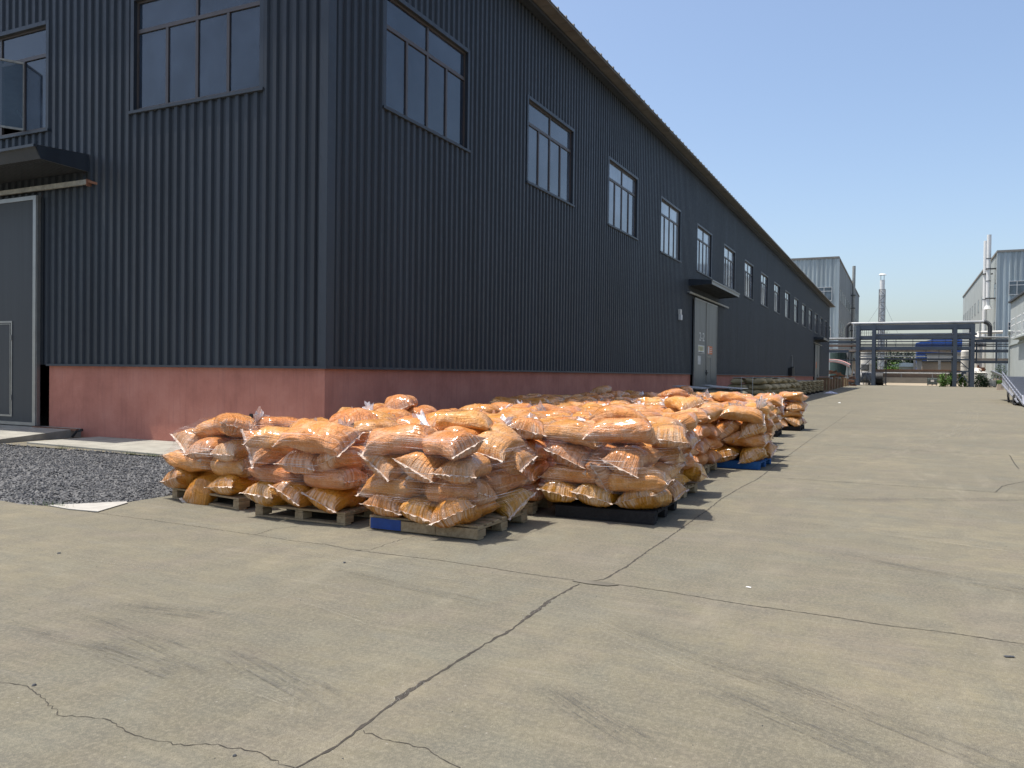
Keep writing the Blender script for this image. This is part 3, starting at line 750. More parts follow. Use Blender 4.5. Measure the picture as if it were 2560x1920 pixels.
# ------------------------------------------------------------------ other buildings
def win_simple(parent, along, s0, s1, z0, z1, plane, outn, fm='white', gm='glassfar', n=2, T=.09, tr=.3):
    P = lambda sa, sb, da, db, za, zb: ((sa, sb, min(plane+outn*da, plane+outn*db), max(plane+outn*da, plane+outn*db), za, zb) if along == 'x' else (min(plane+outn*da, plane+outn*db), max(plane+outn*da, plane+outn*db), sa, sb, za, zb))
    f = MB(); D = .06
    f.box(*P(s0, s0+T, .005, D, z0, z1)); f.box(*P(s1-T, s1, .005, D, z0, z1)); f.box(*P(s0+T, s1-T, .005, D, z0, z0+T)); f.box(*P(s0+T, s1-T, .005, D, z1-T, z1))
    for i in range(1, n):
        c = s0+(s1-s0)*i/n; f.box(*P(c-T/2, c+T/2, .005, D-.01, z0+T, z1-T))
    if tr:
        zz = z1-(z1-z0)*tr; f.box(*P(s0+T, s1-T, .004, D-.02, zz-T/2, zz+T/2))
    o = f.build('window', fm, parent); o.matrix_parent_inverse = Matrix.Translation(root_loc(parent)).inverted()
    gz_ = MB(); gz_.box(*P(s0+T*.5, s1-T*.5, -.02, .02, z0+T*.5, z1-T*.5))
    q = gz_.build('pane', gm, o)
def wp(mb, name, m, parent, **k):
    o = mb.build(name, m, parent, **k); o.matrix_parent_inverse = Matrix.Translation(root_loc(parent)).inverted(); return o
# left grey factory
B = thing('grey_factory', 'tall pale grey ribbed factory behind the dark warehouse with one flue', 'factory', loc=(190, 12.67, 0))
wp(corrugated('y', 12.7, 60, 190, 0, lambda s: 27.3, [], -1, pitch=.9, dep=.10), 'front_wall', 'greyclad', B)
e = MB(); e.box(190.2, 284.5, 12.68, 13.0, 0, 27.2); wp(e, 'side_wall', 'greyplain', B)
e = MB(); e.box(189.8, 285, 12.55, 60, 27.3, 27.7); wp(e, 'roof', 'kerbc', B)
e = MB(); e.box(189.86, 190.4, 12.5, 13.1, 0, 27.2); wp(e, 'corner_trim', 'greyclad', B)
win_simple(B, 'y', 13.9, 20.5, 18.1, 21.1, 189.85, -1, n=4)
win_simple(B, 'y', 14.0, 18.5, 9.9, 12.6, 189.85, -1, n=3)
for k in range(14): win_simple(B, 'x', 195.5+6*k, 198+6*k, 18.6, 21.1, 12.68, -1, fm='greyrend', n=1, T=.18, tr=0)
for k in range(14): win_simple(B, 'x', 195.5+6*k, 198+6*k, 11.0, 14.0, 12.68, -1, fm='greyrend', n=1, T=.18, tr=0)
t = thing('steel_flue', 'dull grey steel flue rising up the side of the left grey factory', 'flue', loc=(238, 12.0, 0))
MB().cyl((0, 0, 0), (0, 0, 31.5), .42, n=16).build('pipe', simple('flue_grey', (.30, .31, .29), .6), t, smooth=False)
e = MB()
for z in (8, 14, 20, 23.5): e.box(-.7, .7, -.5, .66, z, z+.18)
e.build('clamp', 'dark', t)
e = MB(); e.cyl((-7, 0, 0), (-7, 0, 23.5), .10); e.build('drain_pipe', 'dark', t)
# right grey factory
B = thing('grey_factory', 'tall pale grey factory on the right with a sunlit plain side wall', 'factory', loc=(185, -16.69, 0))
e = MB(); e.box(185.2, 284.4, -17.0, -16.69, 0, 26.3); wp(e, 'side_wall', 'greyrend', B)
wp(corrugated('y', -60, -16.75, 185, 0, lambda s: 26.3, [], -1, pitch=.9, dep=.10), 'front_wall', 'greyclad', B)
e = MB(); e.box(184.8, 284.9, -60, -16.5, 26.3, 26.7); wp(e, 'roof', 'kerbc', B)
e = MB(); e.box(184.85, 185.4, -17.05, -16.55, 0, 26.25); wp(e, 'corner_trim', 'greyclad', B)
win_simple(B, 'y', -25.5, -18.6, 17.9, 20.6, 184.85, -1, n=5)
win_simple(B, 'y', -25.5, -18.6, 10.0, 12.6, 184.85, -1, n=5)
for x in (189.3, 201.6, 217.5, 227.9, 238, 246.8, 254.5, 263, 271, 279): win_simple(B, 'x', x-1.3, x+1.3, 17.6, 20.7, -16.69, 1, fm='tankgrey', n=1, T=.16, tr=.35)
for x in (190, 207, 232, 246): win_simple(B, 'x', x-1.3, x+1.3, 9.8, 12.9, -16.69, 1, fm='tankgrey', n=1, T=.16, tr=.35)
for (x, y, zt, zb, lb) in ((190, -15.0, 29.4, 8.0, 'shorter white flue standing left of its twin before the right factory'), (188, -15.4, 30.3, 16.0, 'taller white flue bracketed to the corner of the right factory')):
    t = thing('white_flue', lb, 'flue', 'white flues on the right factory', loc=(x, y, 0))
    MB().cyl((0, 0, zb), (0, 0, zt), .40, n=18).build('pipe', 'white', t, smooth=False)
    e = MB()
    for z in (zb+1.5, 22.6 if zb < 10 else 23.4): e.box(-.5, .5, -1.3, .5, z, z+.18)
    for z in (zb+5, zb+9.5): e.cyl((0, 0, z), (0, 0, z+.12), .46, n=18)
    e.build('clamp', 'dark', t)
    if zb > 10: MB().cyl((0, 0, zb-.6), (0, 0, zb+.1), .75, .5, n=18).build('foot', 'white', t)
    else: MB().cyl((0, 0, 0), (0, 0, zb), .42, n=18).build('lower_pipe', 'tank', t)
# near right pale building
B = thing('pale_building', 'pale grey rendered building at the right edge with narrow white windows', 'building', loc=(165, -16.97, 0))
e = MB(); e.box(40, 165, -40, -16.97, 0, 14.7); wp(e, 'wall', 'palerend', B)
e = MB(); e.box(39.5, 165.5, -40.5, -16.6, 14.72, 15.0); wp(e, 'roof', 'dark', B)
e = MB(); e.box(40, 165.1, -16.965, -16.80, 7.25, 7.5); wp(e, 'string_course', 'greyrend', B)
for k in range(10):
    a = 158.2-7.6*k; win_simple(B, 'x', a, a+5.6, 8.5, 11.8, -16.97, 1, fm='white', n=4, T=.16, tr=.35)
e = MB(); e.box(120, 153, -16.96, -15.9, 7.85, 8.05); wp(e, 'canopy', 'greyrend', B)
e = MB(); e.cyl((164.6, -16.8, 0), (164.6, -16.8, 9.3), .09); e.cyl((164.6, -16.8, 9.3), (164.2, -16.8, 9.9), .22); wp(e, 'drain_pipe', 'greyrend', B)

# ------------------------------------------------------------------ pipe rack over the road
RK = thing('pipe_rack', 'blue grey steel pipe rack carrying pipes across the end of the yard', 'pipe rack', loc=(165, 0, 0))
def rk(mb, name, m): return wp(mb, name, m, RK)
PY4 = (7.42, 4.72, -8.58, -11.32)
for y in PY4:
    for xx, nm in ((165, 'post'), (169.5, 'post')):
        e = MB(); e.box(xx-.28, xx+.28, y-.31, y-.27, 0.08, 11.2); e.box(xx-.28, xx+.28, y+.27, y+.31, .08, 11.2); e.box(xx-.03, xx+.03, y-.27, y+.27, .08, 11.2)
        e.box(xx-.29, xx-.25, y-.27, y+.27, .08, 11.2); e.box(xx-.5, xx+.5, y-.55, y+.55, 0, .08)
        rk(e, nm, 'steel')
for xx in (165, 169.5):
    for z0_, z1_ in ((10.45, 11.2), (8.65, 9.2), (6.65, 7.2)):
        e = MB()
        for a, b in ((4.41, -8.27), (-8.89, -11.01), (7.11, 5.03)): e.box(xx-.12, xx+.12, b, a, z0_, z1_)
        rk(e, 'beam', 'steel')
for z in (10.9, 8.8, 6.8, 4.9):
    for y in PY4:
        e = MB(); e.bar((165.3, y, z), (169.2, y, z), .2, .3); rk(e, 'cross_beam', 'steel')
for (z, r, m, x, y0_, y1_) in ((11.55, .26, 'silver', 165.6, 8.6, -13.2), (11.45, .15, 'silver', 166.5, 8.2, -12.5), (9.45, .22, 'tankgrey', 166, 4.4, -12), (8.15, .10, 'steeld', 165.5, 7.3, -11.5), (7.65, .10, 'steeld', 165.4, 7.3, -13.5),
                           (7.40, .09, 'steeld', 166.1, 7.3, -13.5), (6.42, .20, 'tanpipe', 165.6, 9, -8), (6.0, .10, 'steeld', 165.8, 7.3, -8.8), (5.72, .07, 'steeld', 166, 7.3, -8.8),
                           (5.42, .12, 'offwhite', 165.8, 7.3, -9.0), (4.92, .16, 'steeld', 165.4, 7.0, -8.4), (9.0, .12, 'dark', 168, 7, -12)):
    e = MB(); e.cyl((x, y0_, z), (x, y1_, z), r, n=12); rk(e, 'pipe', m)
def arc(c, r, a0, a1, n=7, ax='yz'):
    return [(c[0], c[1]+r*math.cos(R(a0+(a1-a0)*i/n)), c[2]+r*math.sin(R(a0+(a1-a0)*i/n))) for i in range(n+1)]
e = MB(); e.tube(arc((165.6, 8.6, 10.75), .8, 90, 0)+[(165.6, 9.4, 8.9)], .33, 14); rk(e, 'pipe_elbow', 'dark')
e = MB(); e.tube(arc((165.6, -13.0, 10.6), .95, 90, 180)+[(165.6, -13.95, 8.9)], .36, 14); rk(e, 'pipe_elbow', 'dark')
e = MB(); e.tube([(165.3, 8.2, 11.45), (165.3, 8.2, 8.9), (165.3, 8.0, 8.75), (165.3, 14, 8.75)], .14, 10); rk(e, 'pipe_loop', 'silver')
e = MB(); e.tube([(165.3, -12.4, 11.3), (165.3, -12.4, 8.9), (165.3, -17, 8.75)], .12, 10); rk(e, 'pipe_loop', 'silver')
for (z, r, m) in ((8.75, .22, 'silver'), (8.1, .2, 'steel'), (7.55, .16, 'tanpipe'), (7.35, .12, 'rust'), (6.7, .12, 'tanpipe'), (6.35, .22, 'steel'), (4.7, .12, 'steeld')):
    e = MB(); e.cyl((165.8, 7.6, z), (165.8, 17, z), r, n=10) if r < .2 else e.box(165.6, 166, 7.7, 17, z-r, z+r); rk(e, 'side_pipe', m)
for (z, r, m) in ((8.75, .18, 'silver'), (8.2, .28, 'steel'), (7.6, .1, 'steeld'), (7.25, .1, 'steeld'), (6.4, .25, 'steel'), (4.45, .22, 'steel'), (4.9, .2, 'tanpipe')):
    e = MB(); e.cyl((165.8, -11.6, z), (165.8, -16.9, z), r, n=10) if r < .2 else e.box(165.6, 166, -16.9, -11.6, z-r, z+r); rk(e, 'side_pipe', m)
for y in (-11.95, -15.0):
    e = MB(); e.box(165.5, 165.8, y-.12, y+.12, 4.6, 8.4); rk(e, 'hanger', 'steel')
for y in (3.4, 1.0, -1.8, -4.9, -7.0):
    e = MB(); e.box(165.3, 165.4, y-.04, y+.04, 7.2, 8.7); e.box(165.3, 165.4, y+.9, y+.98, 4.9, 6.7); rk(e, 'hanger', 'steeld')
e = MB()
for z in (4.85, 2.75): e.box(164.9, 165.1, -11.0, -8.9, z-.14, z+.14)
e.box(164.95, 165.1, -10.4, -9.6, 2.3, 2.62)
e.bar((165, -9.2, 4.7), (165, -11.0, 2.9), .16); e.bar((165, -9.7, 2.3), (165, -11.0, .4), .16); e.bar((165, -10.0, 2.3), (165, -8.95, .9), .16)
rk(e, 'cross_bracing', 'steel')
e = MB(); e.bar((165, 7.1, 2.9), (165, 5.0, 5.0), .12); e.bar((165, 7.1, .4), (165, 6.1, 2.4), .16); e.bar((165, 5.0, .4), (165, 6.0, 2.4), .16); e.box(164.9, 165.1, 5.0, 7.1, 4.8, 5.0)
rk(e, 'cross_bracing', 'steel')
# small caged platform behind
t = thing('caged_platform', 'small railed steel platform seen through the left bay of the pipe rack', 'platform', loc=(180, 5, 0))
e = MB()
for i in range(14): e.cyl((0, 3.2-.42*i, 9.8), (0, 3.2-.42*i, 11.6), .035, n=5)
for z in (9.9, 10.5, 11.1, 11.6): e.cyl((0, 3.3, z), (0, -2.4, z), .035, n=5)
e.build('railing', 'dark', t); MB().box(-.8, .8, -2.6, 3.4, 9.5, 9.75).build('deck', 'rust', t)
e = MB()
for y in (3, -2.2): e.box(-.1, .1, y-.1, y+.1, 0, 9.5)
e.build('support', 'steeld', t)
# tanks
def tank(name, x, y, segs, label, m='tank', bands=()):
    t = thing(name, label, 'tank', 'white process columns by the right factory', loc=(x, y, 0))
    e = MB()
    for (z0_, z1_, r0, r1) in segs: e.cyl((0, 0, z0_), (0, 0, z1_), r0, r1, 22)
    e.build('shell', m, t)
    e = MB()
    for z, r in bands: e.cyl((0, 0, z), (0, 0, z+.12), r, n=22)
    e.build('flange', 'offwhite', t); return t
tank('process_tank', 175, -10.85, ((0, 6.6, .78, .78), (6.6, 7.1, .78, .45)), 'squat cream process column right behind the rack bracing', bands=((1.6, .84), (3.9, .84), (5.6, .84)))
tank('process_tank', 175, -12.9, ((2.9, 3.5, 1.25, .8), (3.5, 9.3, .72, .72), (9.3, 10.0, .72, .3)), 'tall cream process column with a domed top right of the rack', bands=((4.6, .8), (6.9, .8), (8.7, .8)))
t = thing('round_vat', 'wide low cream vat under the tall column right of the rack', 'vat', loc=(174.2, -13.1, 0))
MB().cyl((0, 0, 0), (0, 0, 2.6), 1.28, n=26).build('shell', 'tank', t); MB().cyl((0, 0, 2.6), (0, 0, 2.85), 1.36, 1.0, n=26).build('lid', 'offwhite', t)
e = MB(); e.cyl((.2, .2, 2.85), (.2, .2, 4.0), .22); e.cyl((0, -.6, 2.85), (0, -.6, 3.6), .3); e.bar((-.3, -1.0, 3.2), (-.3, .2, 3.6), .2); e.build('mixer', 'rust', t)
t = thing('vent_duct', 'white horizontal duct between the columns and the right factory', 'duct', loc=(176, -13, 10.2))
MB().tube([(0, .3, -.3), (0, 0, 0), (0, -3.9, .05)], .28, 14).build('duct', 'tank', t)
t = thing('storage_tank', 'long grey horizontal tank lying behind the left rack posts', 'tank', loc=(172, 7, 0))
MB().cyl((0, 4.6, 1.5), (0, -2.3, 1.5), 1.05, n=26).build('shell', 'tankgrey', t)
MB().cyl((0, -2.3, 1.5), (0, -2.6, 1.5), 1.05, .7, n=26).build('end_cap', 'tankgrey', t)
e = MB()
for y in (3.6, 1.2, -1.4): e.box(-.6, .6, y-.2, y+.2, 0, .7)
e.build('saddle', 'kerbc', t)
t = thing('storage_drum', 'dark round drum end lying at the left of the far dirt strip', 'drum', loc=(172.5, 3.7, 0))
MB().cyl((0, .9, 1.25), (0, -.5, 1.25), 1.25, n=26).build('shell', 'black', t); MB().cyl((0, -.52, .5), (0, -.6, .5), .5, n=18).build('hatch', 'dark', t)
t = thing('header_tank', 'small upright grey tank above the long horizontal tank', 'tank', loc=(171, 6.35, 0))
MB().box(-.5, .5, -.75, .75, 2.75, 4.2).build('shell', 'tankgrey', t, bevel=.25)
e = MB(); e.bar((0, -.6, 2.8), (0, -.2, .1), .12); e.bar((0, .6, 2.8), (0, .2, .1), .12); e.build('stand', 'steel', t)
t = thing('white_vessel', 'short cream vessel seen between the left rack posts', 'tank', loc=(178, 6.3, 0))
MB().cyl((0, 0, 0), (0, 0, 6.6), 1.3, n=20).build('shell', 'tank', t); MB().cyl((0, 0, 6.6), (0, 0, 7.5), 1.3, .4, n=20).build('dome', 'tank', t)
MB().cyl((-1.2, -1.0, 4.6), (-1.4, -1.0, 4.6), .55, n=16).build('manhole', 'offwhite', t)
# scrap corner under an arched awning
t = thing('striped_awning', 'faded red and grey curved awning beside the far warehouse corner', 'awning', loc=(150, 9.6, 0))
def arch(z, off, wd):
    e = MB(); n = 14; y0_, y1_ = 4.0, -1.6
    pts = [(y0_+(y1_-y0_)*i/n, z - (.9*max(0, (i/n-.45)/.55)**2.2)) for i in range(n+1)]
    for i in range(n):
        (ya, za), (yb_, zb) = pts[i], pts[i+1]
        e.add([(off, ya, za), (off, yb_, zb), (off+wd, yb_, zb+.15), (off+wd, ya, za+.15), (off, ya, za-.10), (off, yb_, zb-.10), (off+wd, yb_, zb+.05), (off+wd, ya, za+.05)], [(3, 2, 1, 0), (4, 5, 6, 7), (0, 1, 5, 4), (2, 3, 7, 6)])
    return e
arch(4.50, 0, 4).build('canopy_sheet', 'red', t); arch(4.32, -.08, .6).build('valance', 'greyrend', t); arch(4.14, -.1, .2).build('hem', 'red', t)
e = MB(); e.cyl((.3, -1.3, 0), (.3, -1.3, 3.7), .09); e.cyl((3, -1.3, 0), (3, -1.3, 3.8), .09); e.bar((.3, -1.5, 3.6), (.3, -1.9, 2.2), .2); e.build('post', 'greyrend', t)
sj = MB(); random.seed(11)
for i in range(60):
    x = random.uniform(-1.5, 2.5); y = random.uniform(-2.2, 4); z = random.uniform(.2, 2.6)*(1-.25*max(0, -y)); L = random.uniform(.4, 1.7); a = random.uniform(-.5, .5)
    sj.bar((x, y-L/2, z-a*.4), (x+random.uniform(-.4, .4), y+L/2, z+a*.4), random.uniform(.06, .35), random.uniform(.05, .25))
tag(sj.build('scrap_heap', 'rust', loc=(151, 9.6, 0)), 'heap of rusty scrap bars under the curved awning', 'scrap', kind='stuff')
t = thing('dark_vessel', 'dark green round vessel above the scrap heap behind the warehouse corner', 'tank', loc=(171, 11.2, 0))
MB().cyl((0, 0, 0), (0, 0, 6.2), 1.5, n=20).build('shell', simple('dark_green', (.03, .06, .055), .6), t); MB().cyl((0, -1.8, 0), (0, -1.8, 6.2), .35, n=12).build('side_pipe', 'tankgrey', t)
for i, (y, lb) in enumerate(((9.2, 'pale leaning trestle leg left of the rack'), (8.2, 'tan leaning trestle leg right beside the left rack post'))):
    t = thing('trestle', lb, 'trestle', loc=(168, y, 0))
    e = MB(); e.bar((0, .5, 0), (0, 0, 5.2), .28); e.bar((0, -.6, 0), (0, 0, 5.2), .28); e.build('leg', 'greyrend' if i == 0 else 'tanwall', t)
    MB().bar((0, .4, 2), (0, -.4, 2), .2).build('rung', 'dark', t)

# chimney
CH = thing('lattice_chimney', 'tall white chimney inside a slim steel lattice tower with guy wires', 'chimney', loc=(300, 6.25, 0))
MB().cyl((0, 0, 0), (0, 0, 34.2), .78, n=20).build('shaft', 'white', CH)
e = MB(); n = 9; hz = 31.0
for sx in (-1, 1):
    for sy in (-1, 1): e.bar((sx*.95, sy*.95, 0), (sx*.92, sy*.92, hz), .20)
for k in range(14):
    z = hz-k*2.15
    for a, b in (((-.95, -.95), (-.95, .95)), ((-.95, .95), (.95, .95)), ((.95, -.95), (-.95, -.95))):
        e.bar((a[0], a[1], z), (b[0], b[1], z), .17)
        q = (a, b) if k % 2 else (b, a)
        e.bar((q[0][0], q[0][1], z-.1), (q[1][0], q[1][1], z-2.0), .15)
e.build('lattice', 'tankgrey', CH)
e = MB()
for a in range(4): e.bar((.7*math.cos(a*1.57+.78), .7*math.sin(a*1.57+.78), 34), (.7*math.cos(a*1.57+.78), .7*math.sin(a*1.57+.78), 36), .14)
e.build('cap_strut', 'kerbc', CH); MB().cyl((0, 0, 35.9), (0, 0, 36.3), 1.25, .9, n=20).build('cap', 'white', CH)
e = MB()
for (y, z) in ((15, 27), (11, 22), (-9, 22), (-11, 28)): e.cyl((0, 0, z), (0, y, 2), .035, n=5, caps=False)
e.build('guy_wire', 'tankgrey', CH)

# ------------------------------------------------------------------ far side of the plant
t = thing('boundary_wall', 'low brown boundary wall with a pale pipe along it past the rack', 'wall', loc=(262, 0, 0))
MB().box(0, .4, -60, 60, 0, 3.7).build('wall', 'brownwall', t); MB().box(-.2, .6, -60, 60, 3.7, 3.9).build('coping', 'rust', t)
MB().cyl((-1.0, 60, 2.8), (-1.0, -60, 2.85), .20, n=10).build('pipe', 'silver', t); MB().box(-2.2, -1.4, -60, 60, 0, 1.6).build('kerb', 'kerbc', t)
e = MB()
for y in range(-56, 58, 8): e.box(-1.15, -.9, y-.12, y+.12, 0, 2.7)
e.build('pipe_post', 'tankgrey', t)
def shed(name, label, x, y0_, y1_, z0_, z1_, wallm, roofm, depth=20, rise=.8, cat='shed'):
    t = thing(name, label, cat, loc=(x, (y0_+y1_)/2, 0)); h = (y1_-y0_)/2
    MB().box(0, depth, -h, h, 0, z0_).build('wall', wallm, t)
    e = MB(); e.add([(-.5, -h-.4, z0_), (-.5, h+.4, z0_), (-.5, h+.4, z1_-rise), (-.5, h*.1, z1_), (-.5, -h-.4, z1_-rise*.3), (depth, -h-.4, z0_), (depth, h+.4, z0_), (depth, h+.4, z1_-rise), (depth, h*.1, z1_), (depth, -h-.4, z1_-rise*.3)],
                   [(0, 4, 3, 2, 1), (5, 6, 7, 8, 9), (1, 2, 7, 6), (2, 3, 8, 7), (3, 4, 9, 8), (4, 0, 5, 9), (0, 1, 6, 5)])
    e.build('roof', roofm, t); return t
shed('blue_roofed_shed', 'large distant shed with a bright blue roof behind the pipe rack', 330, -19.3, -5.0, 13.4, 15.8, 'blue', 'blue', 30, 1.6)
t = shed('blue_tower', 'narrow blue block below the bright blue roof', 318, -9.2, -5.0, 8.6, 9.6, 'blue', 'blue', 6, .2, 'block')
shed('tan_shed', 'flat tan walled shed above the boundary wall at right', 290, -20, -5.9, 6.6, 7.1, 'tanwall', 'dark', 14, .1)
shed('white_office', 'pale office block with dark windows above the tan shed', 312, -22, -8, 9.5, 10.4, 'offwhite', 'kerbc', 10, .3, 'office')
shed('pale_blue_shed', 'low shed with a pale blue roof past the boundary wall', 285, -4.0, 2.4, 5.0, 6.3, 'greyrend', 'roofblue', 12, .9)
t = thing('far_windows_block', 'small grey equipment house beside the pale blue roofed shed', 'equipment house', loc=(281, -4.9, 0))
MB().box(0, 4, -.7, .7, 0, 6.9).build('wall', 'tankgrey', t); MB().box(-.3, 4.3, -.9, .9, 6.9, 7.1).build('roof', 'dark', t)
for y, lb in ((-9.2, 'grey post at the middle of the tan shed front'), (-3.2, 'grey post at the left corner of the tan shed front')):
    t = thing('steel_post', lb, 'post', loc=(284, y*1.15, 0)); MB().box(-.3, .3, -.35, .35, .1, 7.2).build('shaft', 'tankgrey', t); MB().box(-.5, .5, -.5, .5, 0, .1).build('base_plate', 'tankgrey', t)

def bush(name, label, x, y, rx, ry, h, m, n, leaf=.14, cat='bush', flowers=0, trunk=0, z0=0, seed=1):
    rg = np.random.default_rng(seed); t = thing(name, label, cat, loc=(x, y, 0))
    cl = rg.normal(0, .45, (14, 3)); cl[:, 2] = np.abs(cl[:, 2])*.9+.15
    V = []; F = []
    for i in range(n):
        c = cl[rg.integers(14)]; p = c + rg.normal(0, .20, 3); p[2] = abs(p[2])
        P = np.array([p[0]*rx, p[1]*ry, z0+min(p[2], 1.15)*(h-z0)])
        a = rg.normal(0, 1, 3); a /= np.linalg.norm(a); b = np.cross(a, rg.normal(0, 1, 3)); b /= np.linalg.norm(b); s = leaf*rg.uniform(.6, 1.4)
        k = len(V); V += [tuple(P-a*s), tuple(P+b*s*.5), tuple(P+a*s), tuple(P-b*s*.5)]; F.append((k, k+1, k+2, k+3))
    e = MB(); e.add(V, F); e.build('crown', m, t)
    e = MB()
    for i in range(5 if not trunk else 1):
        e.cyl((0, 0, 0), (rg.normal(0, .25)*rx, rg.normal(0, .25)*ry, z0+(h-z0)*.6), .05+trunk, .02+trunk*.5, n=7)
    e.build('stem' if not trunk else 'trunk', 'rust', t)
    if flowers:
        e = MB()
        for i in range(flowers):
            c = cl[rg.integers(14)]+rg.normal(0, .2, 3); s = leaf*.5
            p = (c[0]*rx-.3, c[1]*ry, abs(c[2])*h*.9); e.box(p[0]-s, p[0]+s, p[1]-s, p[1]+s, p[2]-s, p[2]+s)
        e.build('flowers', 'flower', t)
bush('bush', 'light green bush left of the right rack posts', 163, -6.9, .8, 1.0, 2.0, 'leaf', 900, seed=2)
bush('bush', 'dark green bush at the foot of the inner right rack post', 167, -8.3, 1.0, 1.1, 2.3, 'leafd', 900, seed=3)
bush('bush', 'mid green bush between the two right rack posts', 166.5, -9.8, .8, .8, 2.0, 'leaf', 800, seed=4)
bush('bush', 'dark flowering bush right of the rack beside the white container', 168, -13.0, 1.2, 1.3, 2.4, 'leafd', 1300, flowers=28, seed=5)
bush('bush', 'dark bush behind the white caged container', 171, -15.9, 1.2, 1.2, 2.4, 'leafd', 700, seed=6)
bush('climbing_plant', 'dark climbing plant against the ribbed right factory', 183, -17.6, 1.0, 1.6, 4.0, 'leafd', 700, cat='plant', seed=16)
bush('bush', 'bright green shrub past the boundary wall near the chimney', 275, 2.6, 2, 2.6, 5.6, 'leaf', 900, .25, z0=2.5, seed=7)
for i, (x, y, h, lb) in enumerate(((345, 11, 10, 'hazy dark tree just left of the chimney base'), (350, 4, 11.5, 'hazy dark tree right behind the chimney base'), (352, -1, 10, 'rounded dark tree above the pale blue roofed shed'), (348, 17, 11, 'dark tree seen through the left rack bay'), (420, -30, 12, 'distant tree behind the right side of the rack'))):
    bush('tree', lb, x, y, 4, 4.5, h, 'leafd', 1100, .5, cat='tree', trunk=.25, z0=2.5, seed=20+i)

# caged liquid containers
def ibc(x, y, wd, h, label, m, fm):
    t = thing('caged_container', label, 'liquid container', 'caged liquid containers by the rack', loc=(x, y, 0)); a = wd/2
    MB().box(-a+.05, a-.05, -a+.05, a-.05, .22, h-.04).build('tank', m, t, bevel=.06)
    e = MB()
    for i in range(7):
        q = -a+wd*i/6
        for (px, py) in ((q, -a), (q, a), (-a, q), (a, q)): e.cyl((px, py, .15), (px, py, h), .022, n=5)
    for z in (.2, .5, .8, 1.1, h):
        if z <= h: e.box(-a-.02, a+.02, -a-.02, -a+.02, z-.02, z+.02); e.box(-a-.02, a+.02, a-.02, a+.02, z-.02, z+.02); e.box(-a-.02, -a+.02, -a+.021, a-.021, z-.02, z+.02); e.box(a-.02, a+.02, -a+.021, a-.021, z-.02, z+.02)
    e.build('cage', fm, t)
    e = MB()
    for q in (-a+.1, 0, a-.1): e.box(-a, a, q-.1, q+.1, 0, .14)
    e.build('pallet_base', 'dark' if fm == 'dark' else 'tankgrey', t)
    MB().cyl((0, 0, h-.02), (0, 0, h+.06), .16, n=14).build('lid', 'dark', t)
    MB().box(-a-.03, -a-.022, -.3, .3, .75, 1.15).build('plate', 'offwhite', t)
ibc(168.4, -14.5, 1.5, 1.45, 'white caged liquid container right of the pipe rack', 'offwhite', 'silver')
ibc(188, -5.75, 1.8, 1.55, 'grey green caged liquid container on the dirt past the rack', simple('dull_green', (.16, .20, .19), .6), 'dark')
t = thing('planter', 'small pale concrete planter with a green sprig beside the ramp', 'planter', loc=(128, -12.1, 0))
e = MB(); e.add([(-.45, -.45, 0), (.45, -.45, 0), (.45, .45, 0), (-.45, .45, 0), (-.32, -.32, .8), (.32, -.32, .8), (.32, .32, .8), (-.32, .32, .8)], [(0, 3, 2, 1), (4, 5, 6, 7), (0, 1, 5, 4), (1, 2, 6, 5), (2, 3, 7, 6), (3, 0, 4, 7)]); e.build('pot', 'tanwall', t)
e = MB()
for i in range(60):
    a = random.uniform(0, 6.28); r = random.uniform(0, .5); z = .8+random.uniform(0, .5); e.add([(math.cos(a)*r, math.sin(a)*r, z), (math.cos(a)*r+.12, math.sin(a)*r, z+.1), (math.cos(a)*r, math.sin(a)*r+.12, z+.15)], [(0, 1, 2)])
e.build('sprig', 'leaf', t)

# ------------------------------------------------------------------ loading ramp at the right
RM = thing('loading_ramp', 'mobile steel loading ramp with pale side rails at the right edge', 'loading ramp', loc=(51, -6, 0))
def rampz(x): return .10 + (x-51)*(1.55/10.7)
y0_, y1_ = -6.0, -8.3
e = MB(); xs = [51+10.7*i/60 for i in range(61)]
e.add([(51, y0_, .10), (61.7, y0_, 1.65), (61.7, y1_, 1.65), (51, y1_, .10), (51, y0_, .04), (61.7, y0_, 1.55), (61.7, y1_, 1.55), (51, y1_, .04)], [(0, 1, 2, 3), (4, 7, 6, 5), (0, 4, 5, 1), (2, 6, 7, 3), (0, 3, 7, 4), (1, 5, 6, 2)])
wp(e, 'deck', 'dark', RM)
e = MB()
for i in range(34):
    y = y0_-.06-(2.2/34)*i; e.bar((51.1, y, .12), (61.6, y, 1.67), .016, .03)
wp(e, 'grating', simple('ramp_bars', (.10, .115, .15), .45, .4), RM)
e = MB()
for k, xa in enumerate((54.6, 55.3, 56.0, 56.7, 57.4)):
    for j in range(5):
        ya = -7.0-.14*j-random.uniform(0, .05); e.bar((xa, ya, rampz(xa)+.045), (xa, ya-.10, rampz(xa)+.045), .14, .004)
wp(e, 'deck_lettering', 'offwhite', RM)
